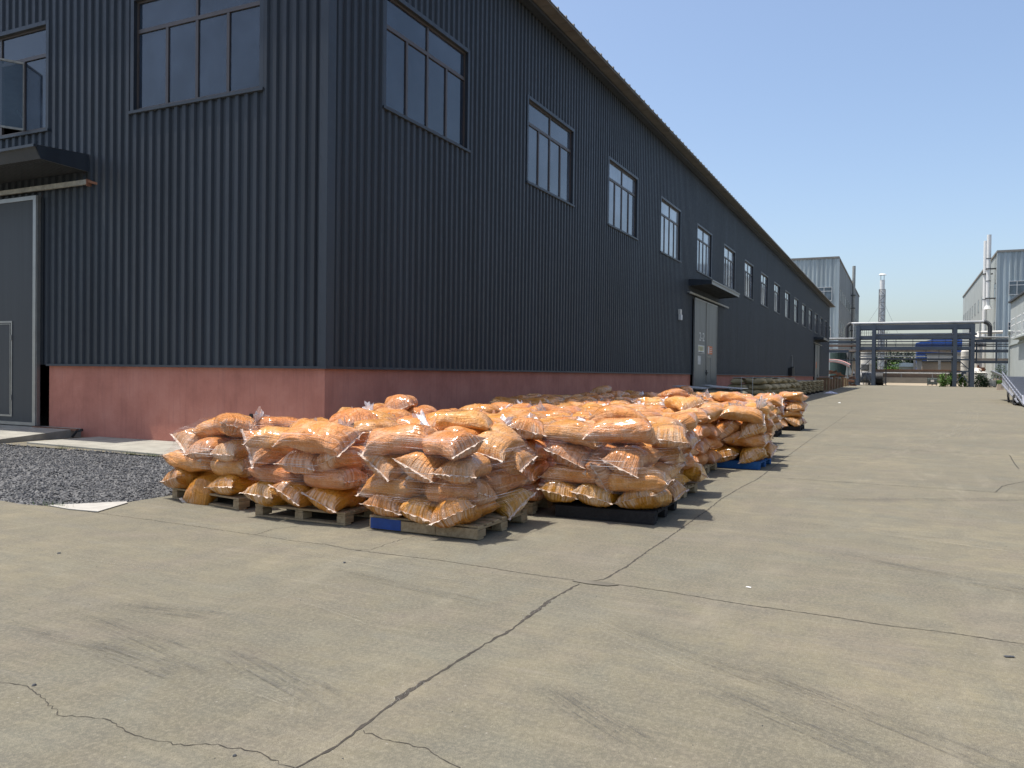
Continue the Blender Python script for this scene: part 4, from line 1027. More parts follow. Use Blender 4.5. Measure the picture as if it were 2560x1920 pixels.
for y, nm in ((y0_, 0), (y1_, 1)):
    e = MB(); s = 1 if nm == 0 else -1; yy = y+.06*s
    e.bar((51, yy, .12), (61.7, yy, 1.70), .06, .10); e.bar((51.6, yy, .52), (61.8, yy, 1.95), .05, .06); e.bar((51.05, yy, .1), (51.6, yy, .62), .07, .07)
    for k in range(12):
        xa = 51.9+.85*k; e.bar((xa, yy, rampz(xa)+.02), (xa+.1, yy, rampz(xa)+.42), .05, .05)
    e.bar((53.4, yy, .18), (61.7, yy, 1.18), .08, .08)
    for k in range(9):
        xa = 54.2+.85*k; e.bar((xa, yy, .14+(xa-53.4)*.12), (xa+.3, yy, rampz(xa)), .05, .05)
    wp(e, 'side_rail', simple('rail_lilac_grey', (.26, .275, .32), .5, .1) if nm == 0 else 'alu', RM)
e = MB(); e.box(61.7, 68.5, y1_, y0_, 1.42, 1.55); wp(e, 'platform', 'tanwall', RM)
e = MB(); e.bar((61.8, y0_+.05, 1.72), (68.6, y0_+.05, 2.05), .10, .12)
for xa in (63.5, 65.5, 67.5): e.bar((xa, y0_+.05, 1.45), (xa, y0_+.05, 1.85), .07)
wp(e, 'platform_rail', 'alu', RM)
for y in (y0_-.2, y1_+.2):
    e = MB(); e.bar((61.5, y, 1.5), (60.4, y, .05), .12); wp(e, 'prop_leg', 'black', RM)
for y in (y0_-.02, y1_+.02):
    e = MB(); e.cyl((55.2, y-.14, .30), (55.2, y+.14, .30), .30, n=22); wp(e, 'wheel', 'rubber', RM)
e = MB(); e.bar((55.2, y0_-.1, .3), (55.2, y1_+.1, .3), .1); e.bar((55.2, y0_+.1, .12), (54.0, y0_+.1, .04), .08); wp(e, 'axle', 'black', RM)

exec_parts = True
# ------------------------------------------------------------------ bags of orange pellets
def sm(t): t = np.clip(t, 0, 1); return t*t*(3-2*t)
def nsum(rg, n, *axes_scales):
    """random smooth function of several arrays: sum of sines, about -1..1"""
    ks = [(rg.uniform(-1, 1, len(axes_scales)), rg.uniform(0, 6.28)) for _ in range(n)]
    def f(*xs):
        o = 0
        for k, ph in ks: o = o + np.sin(sum(kk*s*x for kk, s, x in zip(k, axes_scales, xs))*6.28+ph)
        return o/math.sqrt(n)*.8
    return f
def bag_mesh(seed, L=.68, Wf=.54, T=.25, nu=62, nv=96, twist=.2, ds=.05, dk=.03, knot=True, crease=1.0, name='pellet_bag'):
    rg = np.random.default_rng(seed)
    u = np.sin(np.linspace(-1, 1, nu)*math.pi/2)
    th = np.linspace(0, 2*math.pi, nv, endpoint=False)
    U, TH = np.meshgrid(u, th, indexing='ij')
    ps = rg.uniform(4.6, 6.8); pk = rg.uniform(3.0, 4.0)
    b = np.where(U < 0, (1-np.abs(U)**ps).clip(0)**.46, (1-np.abs(U)**pk).clip(0)**.50)*T/2
    a = Wf/2 - .57*b
    if knot:
        g = 1-.88*sm((U-.50)/.50); a = a*g; b = np.maximum(b*(1-.25*sm((U-.5)/.5)), .024*sm((U-.2)/.3))
        a = np.maximum(a, .026)
    c, s = np.cos(TH), np.sin(TH)
    y = a*np.sign(c)*np.abs(c)**.86; z = b*np.sign(s)*np.abs(s)**.82
    z = np.where(z < 0, z*.86, z)
    x = L/2*U
    ly = nsum(rg, 5, 1.0, 1.0); lump = nsum(rg, 6, 1.1, .8, .8)
    c1 = nsum(rg, 8, 9.5, .8); c2 = nsum(rg, 8, 11, 1.6); c3 = nsum(rg, 8, 19, 1.2)
    a = a*(1-.12*np.exp(-(U+1)/.14)); y = a*np.sign(c)*np.abs(c)**.86
    rc, rs = c, s
    ends = np.exp(-(U+1)/.42); endk = np.exp(-(1-U)/.38)
    fade = (1-np.abs(U)**8)
    d = lump(U, c, s)*.012 + crease*(c1(y/.3, U)*.0095*ends + c1(TH*.5+3, U)*.0100*endk + c2(U*.5+y*.6, TH*.25)*.0035*fade*sm((c3(U*.2, TH*.1)+1)) + c3(y/.5, U)*.0035*(ends+endk*.6))
    d = d*fade
    y = y + rc*d; z = z + rs*d
    w_s = np.exp(-(U+1)/.22)
    x = x + .020*w_s*(1-(y/(Wf/2))**2)
    if not knot:
        w_k = np.exp(-(1-U)/.22); x = x - .020*w_k*(1-(y/(Wf/2))**2)
    sag = nsum(rg, 3, .8, .5)
    tw2 = rg.uniform(-.15, .15)
    def warp(x, y, z, U):
        A = twist*sm((-U-.1)/.9) + tw2*sm((U-.1)/.9)
        yy = y*np.cos(A) - z*np.sin(A); zz = y*np.sin(A) + z*np.cos(A)
        zz = zz - ds*np.clip(-U-.25, 0, None)**1.7*1.6 - dk*np.clip(U-.25, 0, None)**1.7*1.6
        zz = zz + .012*sag(x*2, y*2)
        yy = yy + .02*np.sin(x*5+seed)
        return x, yy, zz
    X, Y, Z = warp(x, y, z, U)
    V = np.stack([X, Y, Z], -1).reshape(-1, 3)
    i, j = np.meshgrid(np.arange(nu-1), np.arange(nv), indexing='ij'); jn = (j+1) % nv
    Fq = np.stack([i*nv+j, i*nv+jn, (i+1)*nv+jn, (i+1)*nv+j], -1).reshape(-1, 4)[:, ::-1]
    uvu = (U+1)/2
    uv = np.stack([np.stack([uvu[i, j], j/nv], -1), np.stack([uvu[i, jn], (j+1)/nv], -1), np.stack([uvu[i+1, jn], (j+1)/nv], -1), np.stack([uvu[i+1, j], j/nv], -1)], 2).reshape(-1, 4, 2)[:, ::-1]
    me = bpy.data.meshes.new(name)
    me.vertices.add(len(V)); me.vertices.foreach_set('co', V.astype(np.float32).ravel())
    me.loops.add(Fq.size); me.loops.foreach_set('vertex_index', Fq.astype(np.int32).ravel())
    me.polygons.add(len(Fq)); me.polygons.foreach_set('loop_start', np.arange(0, Fq.size, 4, dtype=np.int32)); me.polygons.foreach_set('loop_total', np.full(len(Fq), 4, np.int32))
    ul = me.uv_layers.new(name='UVMap'); ul.data.foreach_set('uv', uv.astype(np.float32).ravel())
    me.update(calc_edges=True); me.validate(); me.polygons.foreach_set('use_smooth', [True]*len(me.polygons))
    # sealed edge strip(s)
    def strip(Ue, sgn):
        n = 22; yy = np.linspace(-Wf/2, Wf/2, n)*.89; rows = []
        for k, off in enumerate((-.004, .012, .027)):
            x0 = sgn*(L/2) - sgn*.020*(1-(yy/(Wf/2))**2) + sgn*off
            zz = (rg.normal(0, .0035, n)*(k > 0)*k)
            xx, y2, z2 = warp(x0, yy*(1+.01*k), zz, np.full(n, float(Ue))); rows.append(np.stack([xx, y2, z2], -1))
        P = np.stack(rows); VS = P.reshape(-1, 3); F = [(k*n+q, k*n+q+1, (k+1)*n+q+1, (k+1)*n+q) for k in range(2) for q in range(n-1)]
        return VS, F
    sme = []
    for e_ in ((-1,) if knot else (-1, 1)):
        vs, fs = strip(e_, e_); q_ = bpy.data.meshes.new('sealed_edge'); q_.from_pydata(vs.tolist(), [], fs); q_.materials.append(M['seam']); sme.append(q_)
    kme = None
    if knot:
        n = 26; rows = []; Lk = rg.uniform(.10, .17); bx_, by_ = rg.uniform(-.5, .5), rg.uniform(-.2, .9); ph = rg.uniform(0, 6.28, 4); spread = rg.uniform(.055, .095)
        for k in range(9):
            t = k/8; r = .026*(1-.35*math.sin(min(1, t*4)*math.pi)) + spread*max(0, t-.22)**.8*1.1*(1-.25*t)
            A = np.linspace(0, 2*math.pi, n, endpoint=False)
            rr = r*(1+.45*t*np.sin(A*5+ph[0]+3*t)+.30*t*np.sin(A*9+ph[1]-4*t)+.12*np.sin(A*13+ph[2]))
            cx_ = L/2-.012+Lk*t; cy_ = bx_*Lk*t*t; cz_ = by_*Lk*t*t
            p = np.stack([cx_+.25*rr*np.sin(A*3+ph[3])*t, cy_+rr*np.cos(A), cz_+rr*np.sin(A)*.8], -1)
            Ux = np.full(n, 1.0); X2, Y2, Z2 = warp(p[:, 0], p[:, 1], p[:, 2], Ux); rows.append(np.stack([X2, Y2, Z2], -1))
        P = np.stack(rows).reshape(-1, 3); F = [(k*n+q, k*n+(q+1) % n, (k+1)*n+(q+1) % n, (k+1)*n+q) for k in range(8) for q in range(n)]
        kme = bpy.data.meshes.new('tied_neck'); kme.from_pydata(P.tolist(), [], F); kme.polygons.foreach_set('use_smooth', [True]*len(F)); kme.materials.append(M['neck'])
    return me, sme, kme
VARI = {}
def variant(k):
    if k not in VARI:
        rg = random.Random(1000+k)
        VARI[k] = bag_mesh(500+k, L=rg.uniform(.62, .72), Wf=rg.uniform(.50, .57), T=rg.uniform(.22, .27), nu=44, nv=64, twist=rg.uniform(-.5, .5), ds=rg.uniform(-.01, .06), dk=rg.uniform(0, .05), knot=(k % 4 != 3), crease=1.2)
    return VARI[k]
LOW = [bag_mesh(900+k, nu=12, nv=14, twist=.1*k-.2, name='low')[0] for k in range(4)]
BAGN = 0; PALV = {}
def put_bag(loc, yaw, pitch, roll, label, pid, unique=True, amber=False, group='orange pellet bags stacked on the pallets', **kw):
    global BAGN
    BAGN += 1
    if unique: me, sme, kme = bag_mesh(3000+BAGN, **kw)
    else: me, sme, kme = variant(random.randrange(16))
    o = bpy.data.objects.new('pellet_bag', me); COL.objects.link(o)
    if not me.materials: me.materials.append(M['bag'])
    if unique and amber: me.materials[0] = M['bagdeep']
    o.rotation_mode = 'XYZ'
    Mx = Matrix.Translation(loc) @ Matrix.Rotation(yaw, 4, 'Z') @ Matrix.Rotation(pitch, 4, 'Y') @ Matrix.Rotation(roll, 4, 'X')
    o.matrix_world = Mx
    tag(o, label, 'bag', group)
    for q_ in sme: s = bpy.data.objects.new('sealed_edge', q_); COL.objects.link(s); s.parent = o
    if kme is not None:
        s = bpy.data.objects.new('tied_neck', kme); COL.objects.link(s); s.parent = o
    V = np.empty(len(me.vertices)*3, np.float32); me.vertices.foreach_get('co', V); V = V.reshape(-1, 3)
    A = np.array(Mx); PALV.setdefault(pid, []).append(V @ A[:3, :3].T + A[:3, 3])
    return o
HID_V = []; HID_F = []; HID_U = []; hid_n = 0
def hide_bag(loc, yaw, pitch, roll):
    global hid_n
    me = random.choice(LOW); V = np.empty(len(me.vertices)*3, np.float32); me.vertices.foreach_get('co', V); V = V.reshape(-1, 3)
    A = np.array(Matrix.Translation(loc) @ Matrix.Rotation(yaw, 4, 'Z') @ Matrix.Rotation(pitch, 4, 'Y') @ Matrix.Rotation(roll, 4, 'X'))
    F = np.empty(len(me.loops), np.int32); me.loops.foreach_get('vertex_index', F)
    U_ = np.empty(len(me.loops)*2, np.float32); me.uv_layers[0].data.foreach_get('uv', U_)
    HID_V.append(V @ A[:3, :3].T + A[:3, 3]); HID_F.append(F.reshape(-1, 4)+hid_n); HID_U.append(U_); hid_n += len(V)

def make_pallet(loc, yaw, wood, label, painted=False, w_=1.12, dpt=1.05):
    t = thing('pallet', label, 'pallet', 'pallets under the bags', loc=loc); t.rotation_euler = (0, 0, yaw)
    hx, hy = dpt/2, w_/2
    e = MB()
    for i in range(7):
        x = -hx+.05+(2*hx-.10)*i/6; e.box(x-.05, x+.05, -hy, hy, .108, .128)
    e.build('deck', wood, t, bevel=.002)
    for i, y in enumerate((-hy+.05, 0, hy-.05)):
        e = MB(); e.box(-hx, hx, y-.045, y+.045, .088, .106); e.build('stringer', wood, t, bevel=.002)
        for x in (-hx+.07, 0, hx-.07):
            e = MB(); e.box(x-.07, x+.07, y-.05, y+.05, .022, .086); e.build('block', wood, t, bevel=.002)
    for x in (-hx+.05, 0, hx-.05):
        e = MB(); e.box(x-.05, x+.05, -hy, hy, .002, .020); e.build('bottom_board', wood, t, bevel=.002)
    if painted:
        e = MB(); e.box(-hx-.022, -hx-.002, -.15, hy-.02, .012, .104); e.build('front_board', 'wood', t, bevel=.002)
        e = MB(); e.box(-hx-.022, -hx-.002, -hy, -.155, .012, .104); e.build('front_board', 'wood', t, bevel=.002)
        e = MB(); e.box(-hx-.026, -hx-.0225, .22, hy-.03, .012, .112); o = e.build('painted_board', 'bluepaint', t); o['label'] = 'blue painted end of the front board'
    if wood in ('woodblack', 'woodblue'):
        e = MB(); e.box(-hx-.016, -hx-.002, -hy, hy, .004, .126); e.build('side_skirt', wood, t, bevel=.002)
    return t
SLOT_A = [(-.29, .385, 0, 'front left'), (-.30, 0, 0, 'front middle'), (-.29, -.385, 0, 'front right'), (.34, .29, -90, 'rear left'), (.34, -.29, 90, 'rear right')]
SLOT_B = [(-.37, .30, -90, 'front left'), (-.37, -.30, 90, 'front right'), (.22, .385, 180, 'rear left'), (.23, 0, 180, 'rear middle'), (.22, -.385, 180, 'rear right')]
LNAME = {1: 'bottom', 2: 'second', 3: 'third', 4: 'top', 5: 'uppermost'}
def stack(pid, cx, cy, yaw, desc, vis, unique, layers=4, over={}, lh=.208, extra=(), scale=1.0, zb=.13, phase=0):
    """vis(layer, slotname) -> shown as an individual bag, otherwise it joins the hidden lower bags"""
    rg = random.Random(pid*17+3)
    cyaw, syaw = math.cos(yaw), math.sin(yaw)
    for ly in range(1, layers+1):
        S = SLOT_A if (ly+phase) % 2 == 1 else SLOT_B
        for k, (sx, sy, ya, nm) in enumerate(S):
            o = dict(dx=0, dy=0, dz=0, yaw=0, pitch=0, roll=0, ds=None, tw=None); o.update(over.get((ly, k), {}))
            top = ly == layers
            x = sx+rg.gauss(0, .015 if not top else .03)+o['dx']; y = sy+rg.gauss(0, .015 if not top else .03)+o['dy']
            z = zb+.105+lh*(ly-1)+rg.gauss(0, .006)+o['dz']+(rg.uniform(-.015, .05) if top else 0)
            yw = R(ya+rg.gauss(0, 5 if not top else 12)+o['yaw'])+yaw; pt = R(rg.gauss(0, 2 if not top else 5)+o['pitch']); rl = R(rg.gauss(0, 3 if not top else 7)+o['roll'])
            P = (cx+x*cyaw-y*syaw, cy+x*syaw+y*cyaw, z)
            if vis(ly, nm):
                kw = dict(L=rg.uniform(.64, .72), Wf=rg.uniform(.50, .56), T=rg.uniform(.25, .285), twist=rg.uniform(-.45, .35) if o['tw'] is None else o['tw'],
                          ds=(rg.uniform(-.01, .035) if ly == 1 else rg.uniform(-.01, .05)) if o['ds'] is None else o['ds'], dk=rg.uniform(0, .05), knot=rg.random() < .8)
                lab = 'orange bag, %s of %s layer, %s' % (nm, LNAME[ly] if not top else 'top', desc)
                put_bag(P, yw, pt, rl, lab, pid, unique, amber=(ly == 1 and unique), **kw) if unique else put_bag(P, yw, pt, rl, lab, pid, False)
            else: hide_bag(P, yw, pt, rl)
    for (x, y, z, ya, pt, rl, txt) in extra:
        P = (cx+x*cyaw-y*syaw, cy+x*syaw+y*cyaw, z)
        kw = dict(L=.68, Wf=.55, T=.25, twist=rg.uniform(-.4, .4), ds=.10, dk=.06, knot=True)
        put_bag(P, R(ya)+yaw, R(pt), R(rl), 'orange bag '+txt+', '+desc, pid, unique, **(kw if unique else {}))

def stretch_wrap(pid, zlo, zhi, label, seed=1, grow=.008):
    """taut film: convex outline of the bags at every height"""
    pts = np.concatenate(PALV[pid]); c = pts[:, :2].mean(0); n = 120
    th = np.linspace(0, 2*math.pi, n, endpoint=False); D = np.stack([np.cos(th), np.sin(th)], -1)
    rg = np.random.default_rng(seed); lo_f = nsum(rg, 3, .35); hi_f = nsum(rg, 3, .35)
    zs = np.linspace(zlo-.06, zhi+.06, 26); H = []
    for z in zs:
        m = np.abs(pts[:, 2]-z) < .05; q = pts[m][:, :2]-c if m.sum() > 30 else pts[:, :2]-c
        H.append((q @ D.T).max(0))
    H = np.array(H)
    for _ in range(3): H[1:-1] = (H[:-2]+H[1:-1]*1.2+H[2:])/3.2
    Rr = []
    cosd = np.cos(th[:, None]-th[None, :])
    for h in H:
        r = np.where(cosd > .15, h[None, :]/np.maximum(cosd, .15), 9).min(1); Rr.append(r)
    Rr = np.array(Rr)+grow
    rip = nsum(rg, 6, 30, 3); rip2 = nsum(rg, 5, 6, 9)
    lo = zlo+.07*lo_f(th*.3); hi = zhi+.07*hi_f(th*.3); m_ = 26
    V = np.zeros((m_, n, 3)); UVg = np.zeros((m_, n+1, 2)); per = np.concatenate([[0], np.cumsum(np.full(n, 4.0/n))])
    for i in range(m_):
        z = lo+(hi-lo)*i/(m_-1); rr = np.array([np.interp(z[k], zs, Rr[:, k]) for k in range(n)])
        rr = rr + .0022*rip(np.full(n, i/m_), th*.16) + .004*rip2(np.full(n, i/m_), th*.16)
        V[i, :, 0] = c[0]+D[:, 0]*rr; V[i, :, 1] = c[1]+D[:, 1]*rr; V[i, :, 2] = z
        UVg[i, :, 0] = per; UVg[i, :, 1] = np.concatenate([z, z[:1]])
    F = []; uv = []
    for i in range(m_-1):
        for k in range(n):
            k2 = (k+1) % n; F.append((i*n+k, i*n+k2, (i+1)*n+k2, (i+1)*n+k)); uv += [tuple(UVg[i, k]), tuple(UVg[i, k+1]), tuple(UVg[i+1, k+1]), tuple(UVg[i+1, k])]
    me = bpy.data.meshes.new('stretch_wrap'); me.from_pydata(V.reshape(-1, 3).tolist(), [], F)
    ul = me.uv_layers.new(name='UVMap'); ul.data.foreach_set('uv', np.array(uv, np.float32).ravel())
    me.polygons.foreach_set('use_smooth', [True]*len(F)); me.materials.append(M['wrap'])
    o = bpy.data.objects.new('stretch_wrap', me); COL.objects.link(o); tag(o, label, 'plastic wrap', 'stretch wraps round the front stacks')
allv = lambda l, n: True
def front_top(L=4): return lambda l, n: n.startswith('front') or l == L
def right_side(L=4): return lambda l, n: n.startswith('front') or l == L or 'right' in n
top_only = lambda l, n: l == 4

# front row ---------------------------------------------------------
make_pallet((7.18, 6.88, 0), R(-10), 'wood', 'wooden pallet at the left end of the front row', w_=1.25)
stack(1, 7.18, 6.86, R(-10), 'leftmost front pallet', front_top(), True, lh=.198, over={
    (1, 0): dict(dy=.10, dx=-.02), (1, 1): dict(dy=.06, pitch=-26, yaw=-12, dz=-.01, dx=-.06, ds=.20, tw=.75), (1, 2): dict(dy=.04, pitch=-3, tw=-.15),
    (2, 0): dict(dx=-.02), (3, 0): dict(dz=.03, yaw=-10, dx=.04, tw=.5), (3, 1): dict(dx=.03, dz=-.03, pitch=4, dy=.05), (3, 2): dict(dz=-.02, roll=-14),
    (4, 0): dict(dx=.22, dy=-.22, yaw=12, dz=.02, pitch=-12, roll=4), (4, 1): dict(dx=-.02, dy=.02, yaw=-18, dz=.0, pitch=3), (4, 2): dict(dz=-.10), (4, 3): dict(dz=-.08), (4, 4): dict(dz=-.03)})
make_pallet((6.90, 5.40, 0), R(1), 'wood', 'wooden pallet second from the left in the front row')
stack(2, 6.90, 5.42, R(1), 'second front pallet from left', front_top(), True, lh=.198, over={
    (1, 0): dict(tw=.05), (1, 1): dict(tw=.42, dy=.02), (1, 2): dict(tw=.32, dy=.06), (3, 0): dict(yaw=-25, roll=18, dz=.05, tw=.6, dy=.03), (3, 1): dict(dy=-.06, tw=.1, dz=-.02), (3, 2): dict(tw=-.3),
    (4, 0): dict(dz=-.05, dy=.05, roll=10, yaw=10, pitch=5), (4, 1): dict(dx=-.12, dy=.10, dz=.03, roll=-10, yaw=-14, pitch=-10)},
    extra=[(.40, .0, .96, 60, 4, 3, 'lying loose over the back')])
make_pallet((6.93, 3.97, 0), 0, 'wood', 'wooden pallet with a blue painted board end at the front', painted=True, w_=1.18)
stack(3, 6.93, 3.99, 0, 'front pallet with blue board', lambda l, n: True, True, lh=.188, over={
    (1, 0): dict(tw=.10), (1, 1): dict(tw=.25), (1, 2): dict(tw=-.42, dx=-.05, yaw=8), (1, 4): dict(dy=-.06, pitch=-6), (2, 1): dict(dx=-.03), (3, 0): dict(tw=.45, dz=.0), (3, 1): dict(tw=.38, dx=.03), (3, 2): dict(tw=.12, dx=-.03),
    (3, 4): dict(dy=-.04), (4, 0): dict(roll=8, pitch=-3, dz=.0), (4, 1): dict(dx=-.06, dy=.10, dz=.04, yaw=-8, roll=-4), (4, 4): dict(dz=-.02)},
    extra=[(.36, .05, .98, 100, 2, 4, 'lying loose on the top')])
make_pallet((8.42, 2.74, 0), R(2), 'woodblack', 'black pallet at the right of the front stacks beside the crack', w_=1.05)
stack(4, 8.42, 2.76, R(2), 'black pallet beside the crack', lambda l, n: True, True, lh=.198, over={
    (1, 0): dict(tw=.35, dy=.05), (1, 1): dict(tw=.15, dy=.02), (1, 2): dict(tw=-.32), (2, 1): dict(dx=-.04, dy=-.02), (3, 0): dict(tw=.42), (3, 1): dict(tw=1.2, yaw=4, pitch=-24, dz=-.06, dx=.0, dy=.06), (3, 2): dict(tw=.4, dx=-.06, dy=.10),
    (4, 1): dict(dx=-.08, dy=.08, dz=.06, roll=-6, pitch=-8, tw=.5), (4, 0): dict(dz=.02, roll=3), (4, 4): dict(dy=-.02)},
    extra=[(.35, .1, 1.01, 120, 0, -3, 'lying loose on the top')])
stretch_wrap(1, .42, .88, 'clear stretch wrap round the leftmost front stack', 3)
stretch_wrap(2, .33, .90, 'clear stretch wrap round the second front stack from the left', 5)
stretch_wrap(3, .37, .86, 'clear stretch wrap round the stack on the blue board pallet', 8)
stretch_wrap(4, .32, .92, 'clear stretch wrap round the stack on the black pallet', 12)
# right column --------------------------------------------------------
make_pallet((9.92, 2.92, 0), R(-3), 'wood', 'wooden pallet mostly hidden behind the black pallet')
stack(5, 9.92, 2.95, R(-3), 'pallet behind the black one', lambda l, n: l == 4 or 'right' in n, True, over={(1, 4): dict(dy=-.12, dz=.05, pitch=-4), (2, 4): dict(dy=-.02)})
make_pallet((13.93, 2.55, 0), R(-2), 'woodblue', 'bright blue pallet in the right column of stacks', w_=1.1)
stack(6, 13.93, 2.56, R(-2), 'bright blue pallet', right_side(), True, lh=.215, over={(1, 0): dict(tw=-.75, dx=-.03, ds=.2), (1, 1): dict(tw=-.3), (1, 2): dict(tw=-.5), (3, 0): dict(tw=-1.05, pitch=-8), (3, 1): dict(tw=-.95, pitch=-6), (3, 2): dict(tw=-.5)})
make_pallet((15.35, 2.72, 0), R(3), 'woodblue', 'blue pallet directly behind the bright blue one')
stack(7, 15.35, 2.74, R(3), 'pallet right behind the bright blue one', lambda l, n: l == 4 or 'right' in n, False)
make_pallet((21.4, 3.3, 0), R(2), 'woodblack', 'dark pallet in the right column second from its far end')
stack(8, 21.4, 3.32, R(2), 'second pallet from the right column end', lambda l, n: l == 4 or 'right' in n, False)
make_pallet((24.1, 3.04, 0), 0, 'woodblack', 'dark pallet at the far end of the right column')
stack(9, 24.1, 3.06, 0, 'far end pallet of right column', right_side(), False, lh=.215)
# the block of stacks between the front row and the wall ---------------
ROWN = ['second', 'third', 'fourth', 'fifth', 'sixth', 'seventh', 'eighth', 'ninth', 'tenth', 'last']
ROWS = [(8.35, (5.38, 4.08)), (9.75, (6.62, 5.32, 4.08)), (11.15, (5.35, 4.2, 3.25)), (12.55, (5.5, 4.3, 3.2)), (13.95, (6.25, 5.02, 3.8)),
        (15.35, (6.9, 5.45, 4.08)), (16.9, (7.4, 5.9, 4.5, 3.05)), (18.6, (7.7, 6.2, 4.7, 3.2)), (21.4, (7.6, 6.2, 4.75)), (24.1, (7.2, 5.8, 4.4))]
CN = {2: ['left', 'right'], 3: ['left', 'middle', 'right'], 4: ['wall side', 'left middle', 'right middle', 'right']}
pid = 20
for ri, (X, ys) in enumerate(ROWS):
    for ci, Y in enumerate(ys):
        rr = random.Random(pid); yw = R(rr.gauss(0, 3)); d = '%s pallet of %s row back' % (CN[len(ys)][ci], ROWN[ri])
        make_pallet((X, Y, 0), yw, 'wood', 'wooden pallet hidden under bags, '+d)
        far = X > 15
        ex = []
        if rr.random() < .15: ex = [(rr.uniform(-.1, .2), rr.uniform(-.15, .15), 1.045, rr.uniform(0, 180), rr.uniform(-5, 5), rr.uniform(-6, 6), 'lying loose on the top')]
        st = (lambda l, n: l == 4 and not n.startswith('rear mid')) if far else top_only
        stack(pid, X, Y, yw, d, st, X < 12, phase=rr.randrange(2), extra=ex, lh=.200+rr.uniform(-.008, .008)); pid += 1
V = np.concatenate(HID_V); F = np.concatenate(HID_F); U_ = np.concatenate(HID_U)
me = bpy.data.meshes.new('lower_bags'); me.vertices.add(len(V)); me.vertices.foreach_set('co', V.astype(np.float32).ravel())
me.loops.add(F.size); me.loops.foreach_set('vertex_index', F.astype(np.int32).ravel()); me.polygons.add(len(F))
me.polygons.foreach_set('loop_start', np.arange(0, F.size, 4, dtype=np.int32)); me.polygons.foreach_set('loop_total', np.full(len(F), 4, np.int32))
ul = me.uv_layers.new(name='UVMap'); ul.data.foreach_set('uv', U_); me.update(calc_edges=True); me.polygons.foreach_set('use_smooth', [True]*len(me.polygons)); me.materials.append(M['bag'])
o = bpy.data.objects.new('lower_bags', me); COL.objects.link(o); tag(o, 'orange bags packed in the lower layers behind the front stacks', 'bags', 'orange pellet bags stacked on the pallets', 'stuff')

# ------------------------------------------------------------------ tan sacks in the shade of the long wall
def sack_mesh(seed, L, W, T, m):
    me, s_, k_ = bag_mesh(seed, L=L, Wf=W, T=T, nu=16, nv=20, twist=.08*(seed % 3-1), ds=.02, dk=.02, knot=False, crease=.6, name='sack'); me.materials.append(M[m]); return me
TS = [sack_mesh(70+k, .74, .50, .21, 'tansack') for k in range(4)]; BS = [sack_mesh(90+k, 1.05, .82, .34, 'tansack') for k in range(4)]; GS = [sack_mesh(80+k, .80, .56, .20, 'greysack') for k in range(3)]
def sack(mesh, loc, yaw, label, group, sc_=1.0):
    o = bpy.data.objects.new('woven_sack', mesh); COL.objects.link(o); o.location = loc; o.rotation_euler = (R(random.gauss(0, 2)), R(random.gauss(0, 2)), yaw); o.scale = (sc_,)*3
    tag(o, label, 'sack', group)
def sack_stack(cx, cy, n, desc, front, side, lh=.185, meshes=TS, sheet=True, strap=True, wood='woodblack', w_=1.3, unique=True, zb=.13, big=False):
    if big: meshes = BS
    make_pallet((cx, cy, 0), 0, wood, 'dark pallet under the '+desc, w_=w_, dpt=1.15)
    hx, hy = .58, w_/2
    for l in range(n):
        z = zb+(.155 if big else .10)+lh*l; lw = ['bottom', 'second', 'third', 'fourth', 'fifth', 'sixth', 'seventh'][l] if l < n-1 else 'top'
        sl = []
        if big:
            sl = [(-.2, -.40, 0, 'front right'), (-.2, .40, 0, 'front left')] if l % 2 else [(-.3, -.42, 90, 'front right'), (-.3, .42, 90, 'front left'), (.35, -.42, 90, 'right side')]
        elif l % 2 == 0:
            sl = [(-hx+.22, -.33, 90, 'front right'), (-hx+.22, .33, 90, 'front left'), (.22, -.42, 0, 'right side'), (.22, .0, 0, 'rear middle'), (.22, .42, 0, 'left side')]
        else:
            sl = [(-hx+.36, -.44, 0, 'front right'), (-hx+.36, .0, 0, 'front middle'), (-hx+.36, .44, 0, 'front left'), (.36, -.33, 90, 'right side'), (.36, .33, 90, 'left side')]
        for (x, y, ya, nm) in sl:
            see = (front and nm.startswith('front')) or (side and 'right' in nm) or (l == n-1 and not sheet)
            if see or l == n-1:
                lab = ('tan woven sack at the %s of the %s layer, %s' % (nm, lw, desc)) if unique else 'tan woven sack in the '+desc
                sack(random.choice(meshes), (cx+x, cy+y*w_/1.3, z), R(ya+random.gauss(0, 2)), lab, 'tan sacks stacked along the dark wall')
    top = zb+lh*n+.03
    if sheet:
        s = MB(); s.box(-hx+.06, hx-.05, -hy+.10, hy-.06, 0, .03); o = s.build('cover_board', 'cardgrey', None, loc=(cx, cy, top)); o.rotation_euler = (R(random.gauss(0, .8)), R(random.gauss(0, .8)), R(random.gauss(0, 2)))
        tag(o, 'grey board lying on top of the '+desc, 'board', 'grey boards on the sack stacks')
    if strap:
        for yy in (-.28, .30):
            s = MB(); s.box(-hx-.16, -hx-.152, yy-.014, yy+.014, .1, top); s.bar((-hx-.156, yy, top), (-hx+.02, yy, top+.036), .028, .008); s.box(-hx+.02, hx-.02, yy-.014, yy+.014, top+.032, top+.038)
            o = s.build('strap', 'offwhite', None, loc=(cx, cy, 0)); tag(o, 'white strap on the %s of the %s' % ('right' if yy < 0 else 'left', desc), 'strap', 'white straps on the sack stacks')
sack_stack(44.3, 7.25, 4, 'nearest tall tan sack stack', True, True, lh=.31, w_=1.75, big=True)
for i, x in enumerate((46.9, 49.5, 52.2, 54.9, 57.7)):
    sack_stack(x, 7.12+.02*i, 4, '%s tall tan sack stack in the row' % ['second', 'third', 'fourth', 'fifth', 'last'][i], True, True, lh=.31, w_=1.6, big=True, strap=False, sheet=i != 3, unique=False)
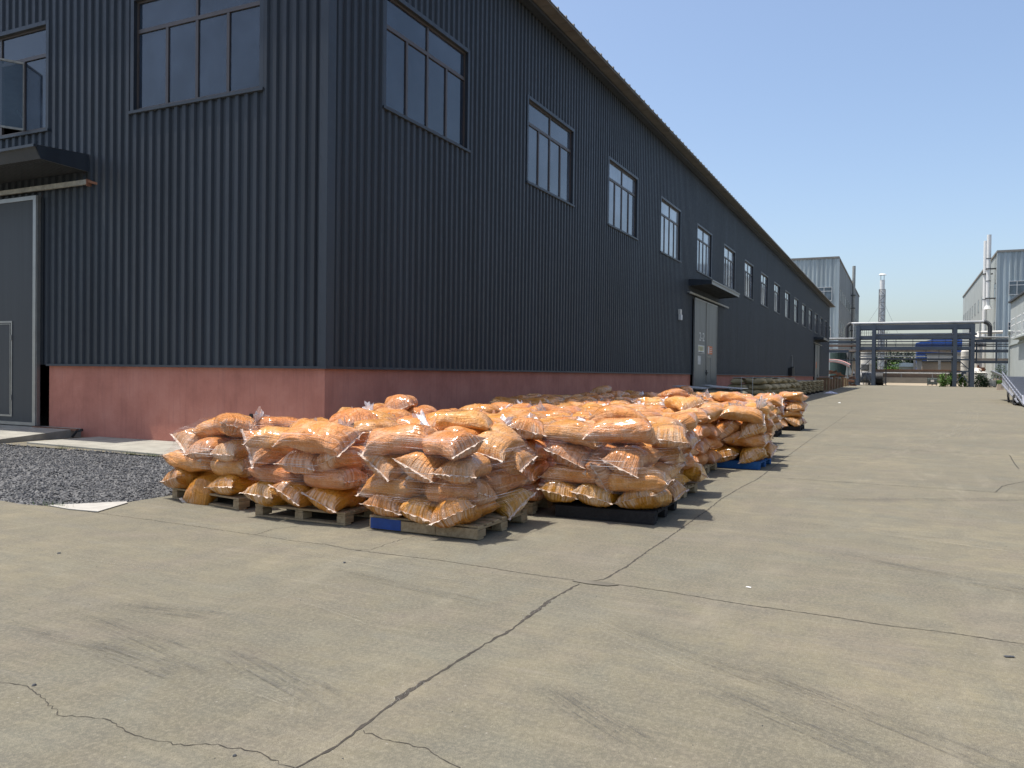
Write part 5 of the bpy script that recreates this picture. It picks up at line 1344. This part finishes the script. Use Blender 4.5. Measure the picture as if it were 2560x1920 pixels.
for i, x in enumerate((63.0, 67, 71, 75.5, 80, 85)):
    sack_stack(x, 7.25+.06*i, 6, '%s low tan sack stack further along' % ['first', 'second', 'third', 'fourth', 'fifth', 'last'][i], True, True, lh=.165, w_=1.3, strap=False, sheet=i in (0, 2, 3), unique=False)
# low grey stacks under loose boards, near the orange block
for (x, y, nm) in ((31.2, 7.25, 'left low grey stack'), (31.6, 5.95, 'right low grey stack'), (34.5, 6.9, 'far low grey stack')):
    make_pallet((x, y, 0), 0, 'woodblack', 'dark pallet under the '+nm, w_=1.25, dpt=1.15)
    for l in range(4):
        for (dx, dy, ya, sn) in ((-.3, .33, 90, 'front left'), (-.3, -.33, 90, 'front right'), (.3, 0, 0, 'rear')):
            if l < 2 and sn == 'rear': continue
            sack(random.choice(GS), (x+dx, y+dy, .24+.205*l), R(ya+random.gauss(0, 5)), 'grey tan sack at the %s of layer %s, %s' % (sn, ['one', 'two', 'three', 'four'][l], nm), 'grey tan sacks by the long wall')
    s = MB(); s.box(-.55, .55, -.6, .6, 0, .02); o = s.build('cover_board', 'cardgrey', None, loc=(x, y, 1.03)); o.rotation_euler = (R(random.uniform(-5, 5)), R(random.uniform(-3, 4)), R(random.uniform(-12, 12)))
    tag(o, 'loose grey board tilted on the '+nm, 'board', 'grey boards on the sack stacks')
# brown cartons further along
for i, (x, y) in enumerate(((93, 7.55), (98, 7.6), (104, 7.75), (111, 7.9), (119, 8.1), (128, 8.25), (138, 8.4), (146, 8.55))):
    t = thing('carton', 'big brown carton, %s in the row past the tan sacks' % ['nearest', 'second', 'third', 'fourth', 'fifth', 'sixth', 'second last', 'farthest'][i], 'carton', 'brown cartons along the wall', loc=(x, y, 0))
    hh = 1.38+.04*(i % 3); W2 = .62
    MB().box(-.55, .55, -W2, W2, .13, hh).build('box', 'card', t, bevel=.01)
    e = MB(); e.box(-.57, .57, -W2-.02, W2+.02, hh-.14, hh+.03); e.build('lid', 'cardgrey' if i % 3 == 1 else 'card', t)
    e = MB()
    for yy in (-.4, .05, .45): e.box(-.575, -.56, yy-.05, yy+.05, .13, hh-.15)
    e.build('tape', 'tansack', t)
    e = MB(); e.box(-.55, .55, -W2, W2, .02, .12); e.build('pallet_base', 'wood', t)
# litter
def litter(x, y, sx, sy, h, m, label, seed):
    rg = np.random.default_rng(seed); n = 10; V = []; F = []
    for i in range(n):
        for j in range(n):
            fx, fy = i/(n-1)-.5, j/(n-1)-.5; r = max(abs(fx), abs(fy))*2
            V.append((fx*sx*(1+rg.normal(0, .05)), fy*sy*(1+rg.normal(0, .05)), .006+max(0, h*(1-r)*rg.uniform(.3, 1))))
    for i in range(n-1):
        for j in range(n-1): F.append((i*n+j, (i+1)*n+j, (i+1)*n+j+1, i*n+j+1))
    e = MB(); e.add(V, F); o = e.build('litter', m, None, loc=(x, y, 0)); o.rotation_euler = (0, 0, rg.uniform(0, 3)); tag(o, label, 'litter')
litter(79.0, 5.75, 1.2, .45, .25, 'glitter', 'crumpled pale blue plastic on the shaded ground by the cartons', 1)
litter(54, 6.15, .5, .3, .22, 'glitter', 'small pale blue plastic scrap by the far right stack', 2)
litter(50.5, 3.2, .35, .16, .05, 'white', 'white scrap on the sunlit yard before the sack row', 3)
litter(5.9, .95, .035, .018, .005, 'white', 'tiny white scrap beside the yard joint', 4)
litter(5.1, -.55, .055, .022, .004, 'dark', 'flat dark chip at the right of the yard', 5)
def blob(x, y, r, m, label, seed):
    rg = np.random.default_rng(seed); e = MB(); n = 9
    top = [(math.cos(6.28*i/n)*r*.6*rg.uniform(.7, 1.2), math.sin(6.28*i/n)*r*.5*rg.uniform(.7, 1.2), r*.55*rg.uniform(.8, 1.1)) for i in range(n)]
    bot = [(math.cos(6.28*i/n)*r*rg.uniform(.8, 1.2), math.sin(6.28*i/n)*r*.8*rg.uniform(.8, 1.2), 0) for i in range(n)]
    e.add(bot+top, [tuple(range(n, 2*n))]+[(i, (i+1) % n, n+(i+1) % n, n+i) for i in range(n)])
    tag(e.build('stone', m, None, loc=(x, y, .002)), label, 'stone')
blob(2.47, 3.66, .012, 'dark', 'small dark stone beside the left crack', 1)
blob(2.37, 2.31, .009, 'dark', 'small dark stone above the bottom crack', 2)
blob(4.32, 6.1, .016, 'dark', 'small dark stone on the left of the yard', 3)
blob(5.15, 3.9, .014, 'dark', 'small dark stone in front of the blue board pallet', 4)
blob(9.83, 13.6, .05, 'tanwall', 'pale broken brick piece at the apron edge', 5)
sp = MB(); random.seed(5)
for i in range(420):
    x = random.uniform(2.2, 14); y = random.uniform(-2.5, 7.0); r = random.uniform(.0015, .0045)*(1+x*.06)
    sp.add([(x+r*math.cos(a+i), y+r*math.sin(a+i), .0005) for a in (0, 2.1, 4.2)]+[(x, y, r*.9)], [(0, 1, 3), (1, 2, 3), (2, 0, 3)])
tag(sp.build('grit', 'dark', None), 'scattered dark grit on the concrete yard', 'grit', kind='stuff')
# weeds at the apron edge
wd = MB()
for i in range(260):
    k = random.choice(((9.93, 11.6), (9.94, 12.1), (9.94, 10.2), (5.78, 8.2), (9.97, 13.9))); x = k[0]+random.gauss(0, .03); y = k[1]+random.gauss(0, .12); h = random.uniform(.02, .08); dx, dy = random.gauss(0, .02), random.gauss(0, .02)
    wd.add([(x-.003, y, .0), (x+.003, y+.002, .0), (x+dx, y+dy, h)], [(0, 1, 2)])
tag(wd.build('weeds', 'leaf', None), 'thin green weeds at the gravel edge', 'weeds', kind='stuff')
print('BAGS', BAGN, 'verts hid', len(V))
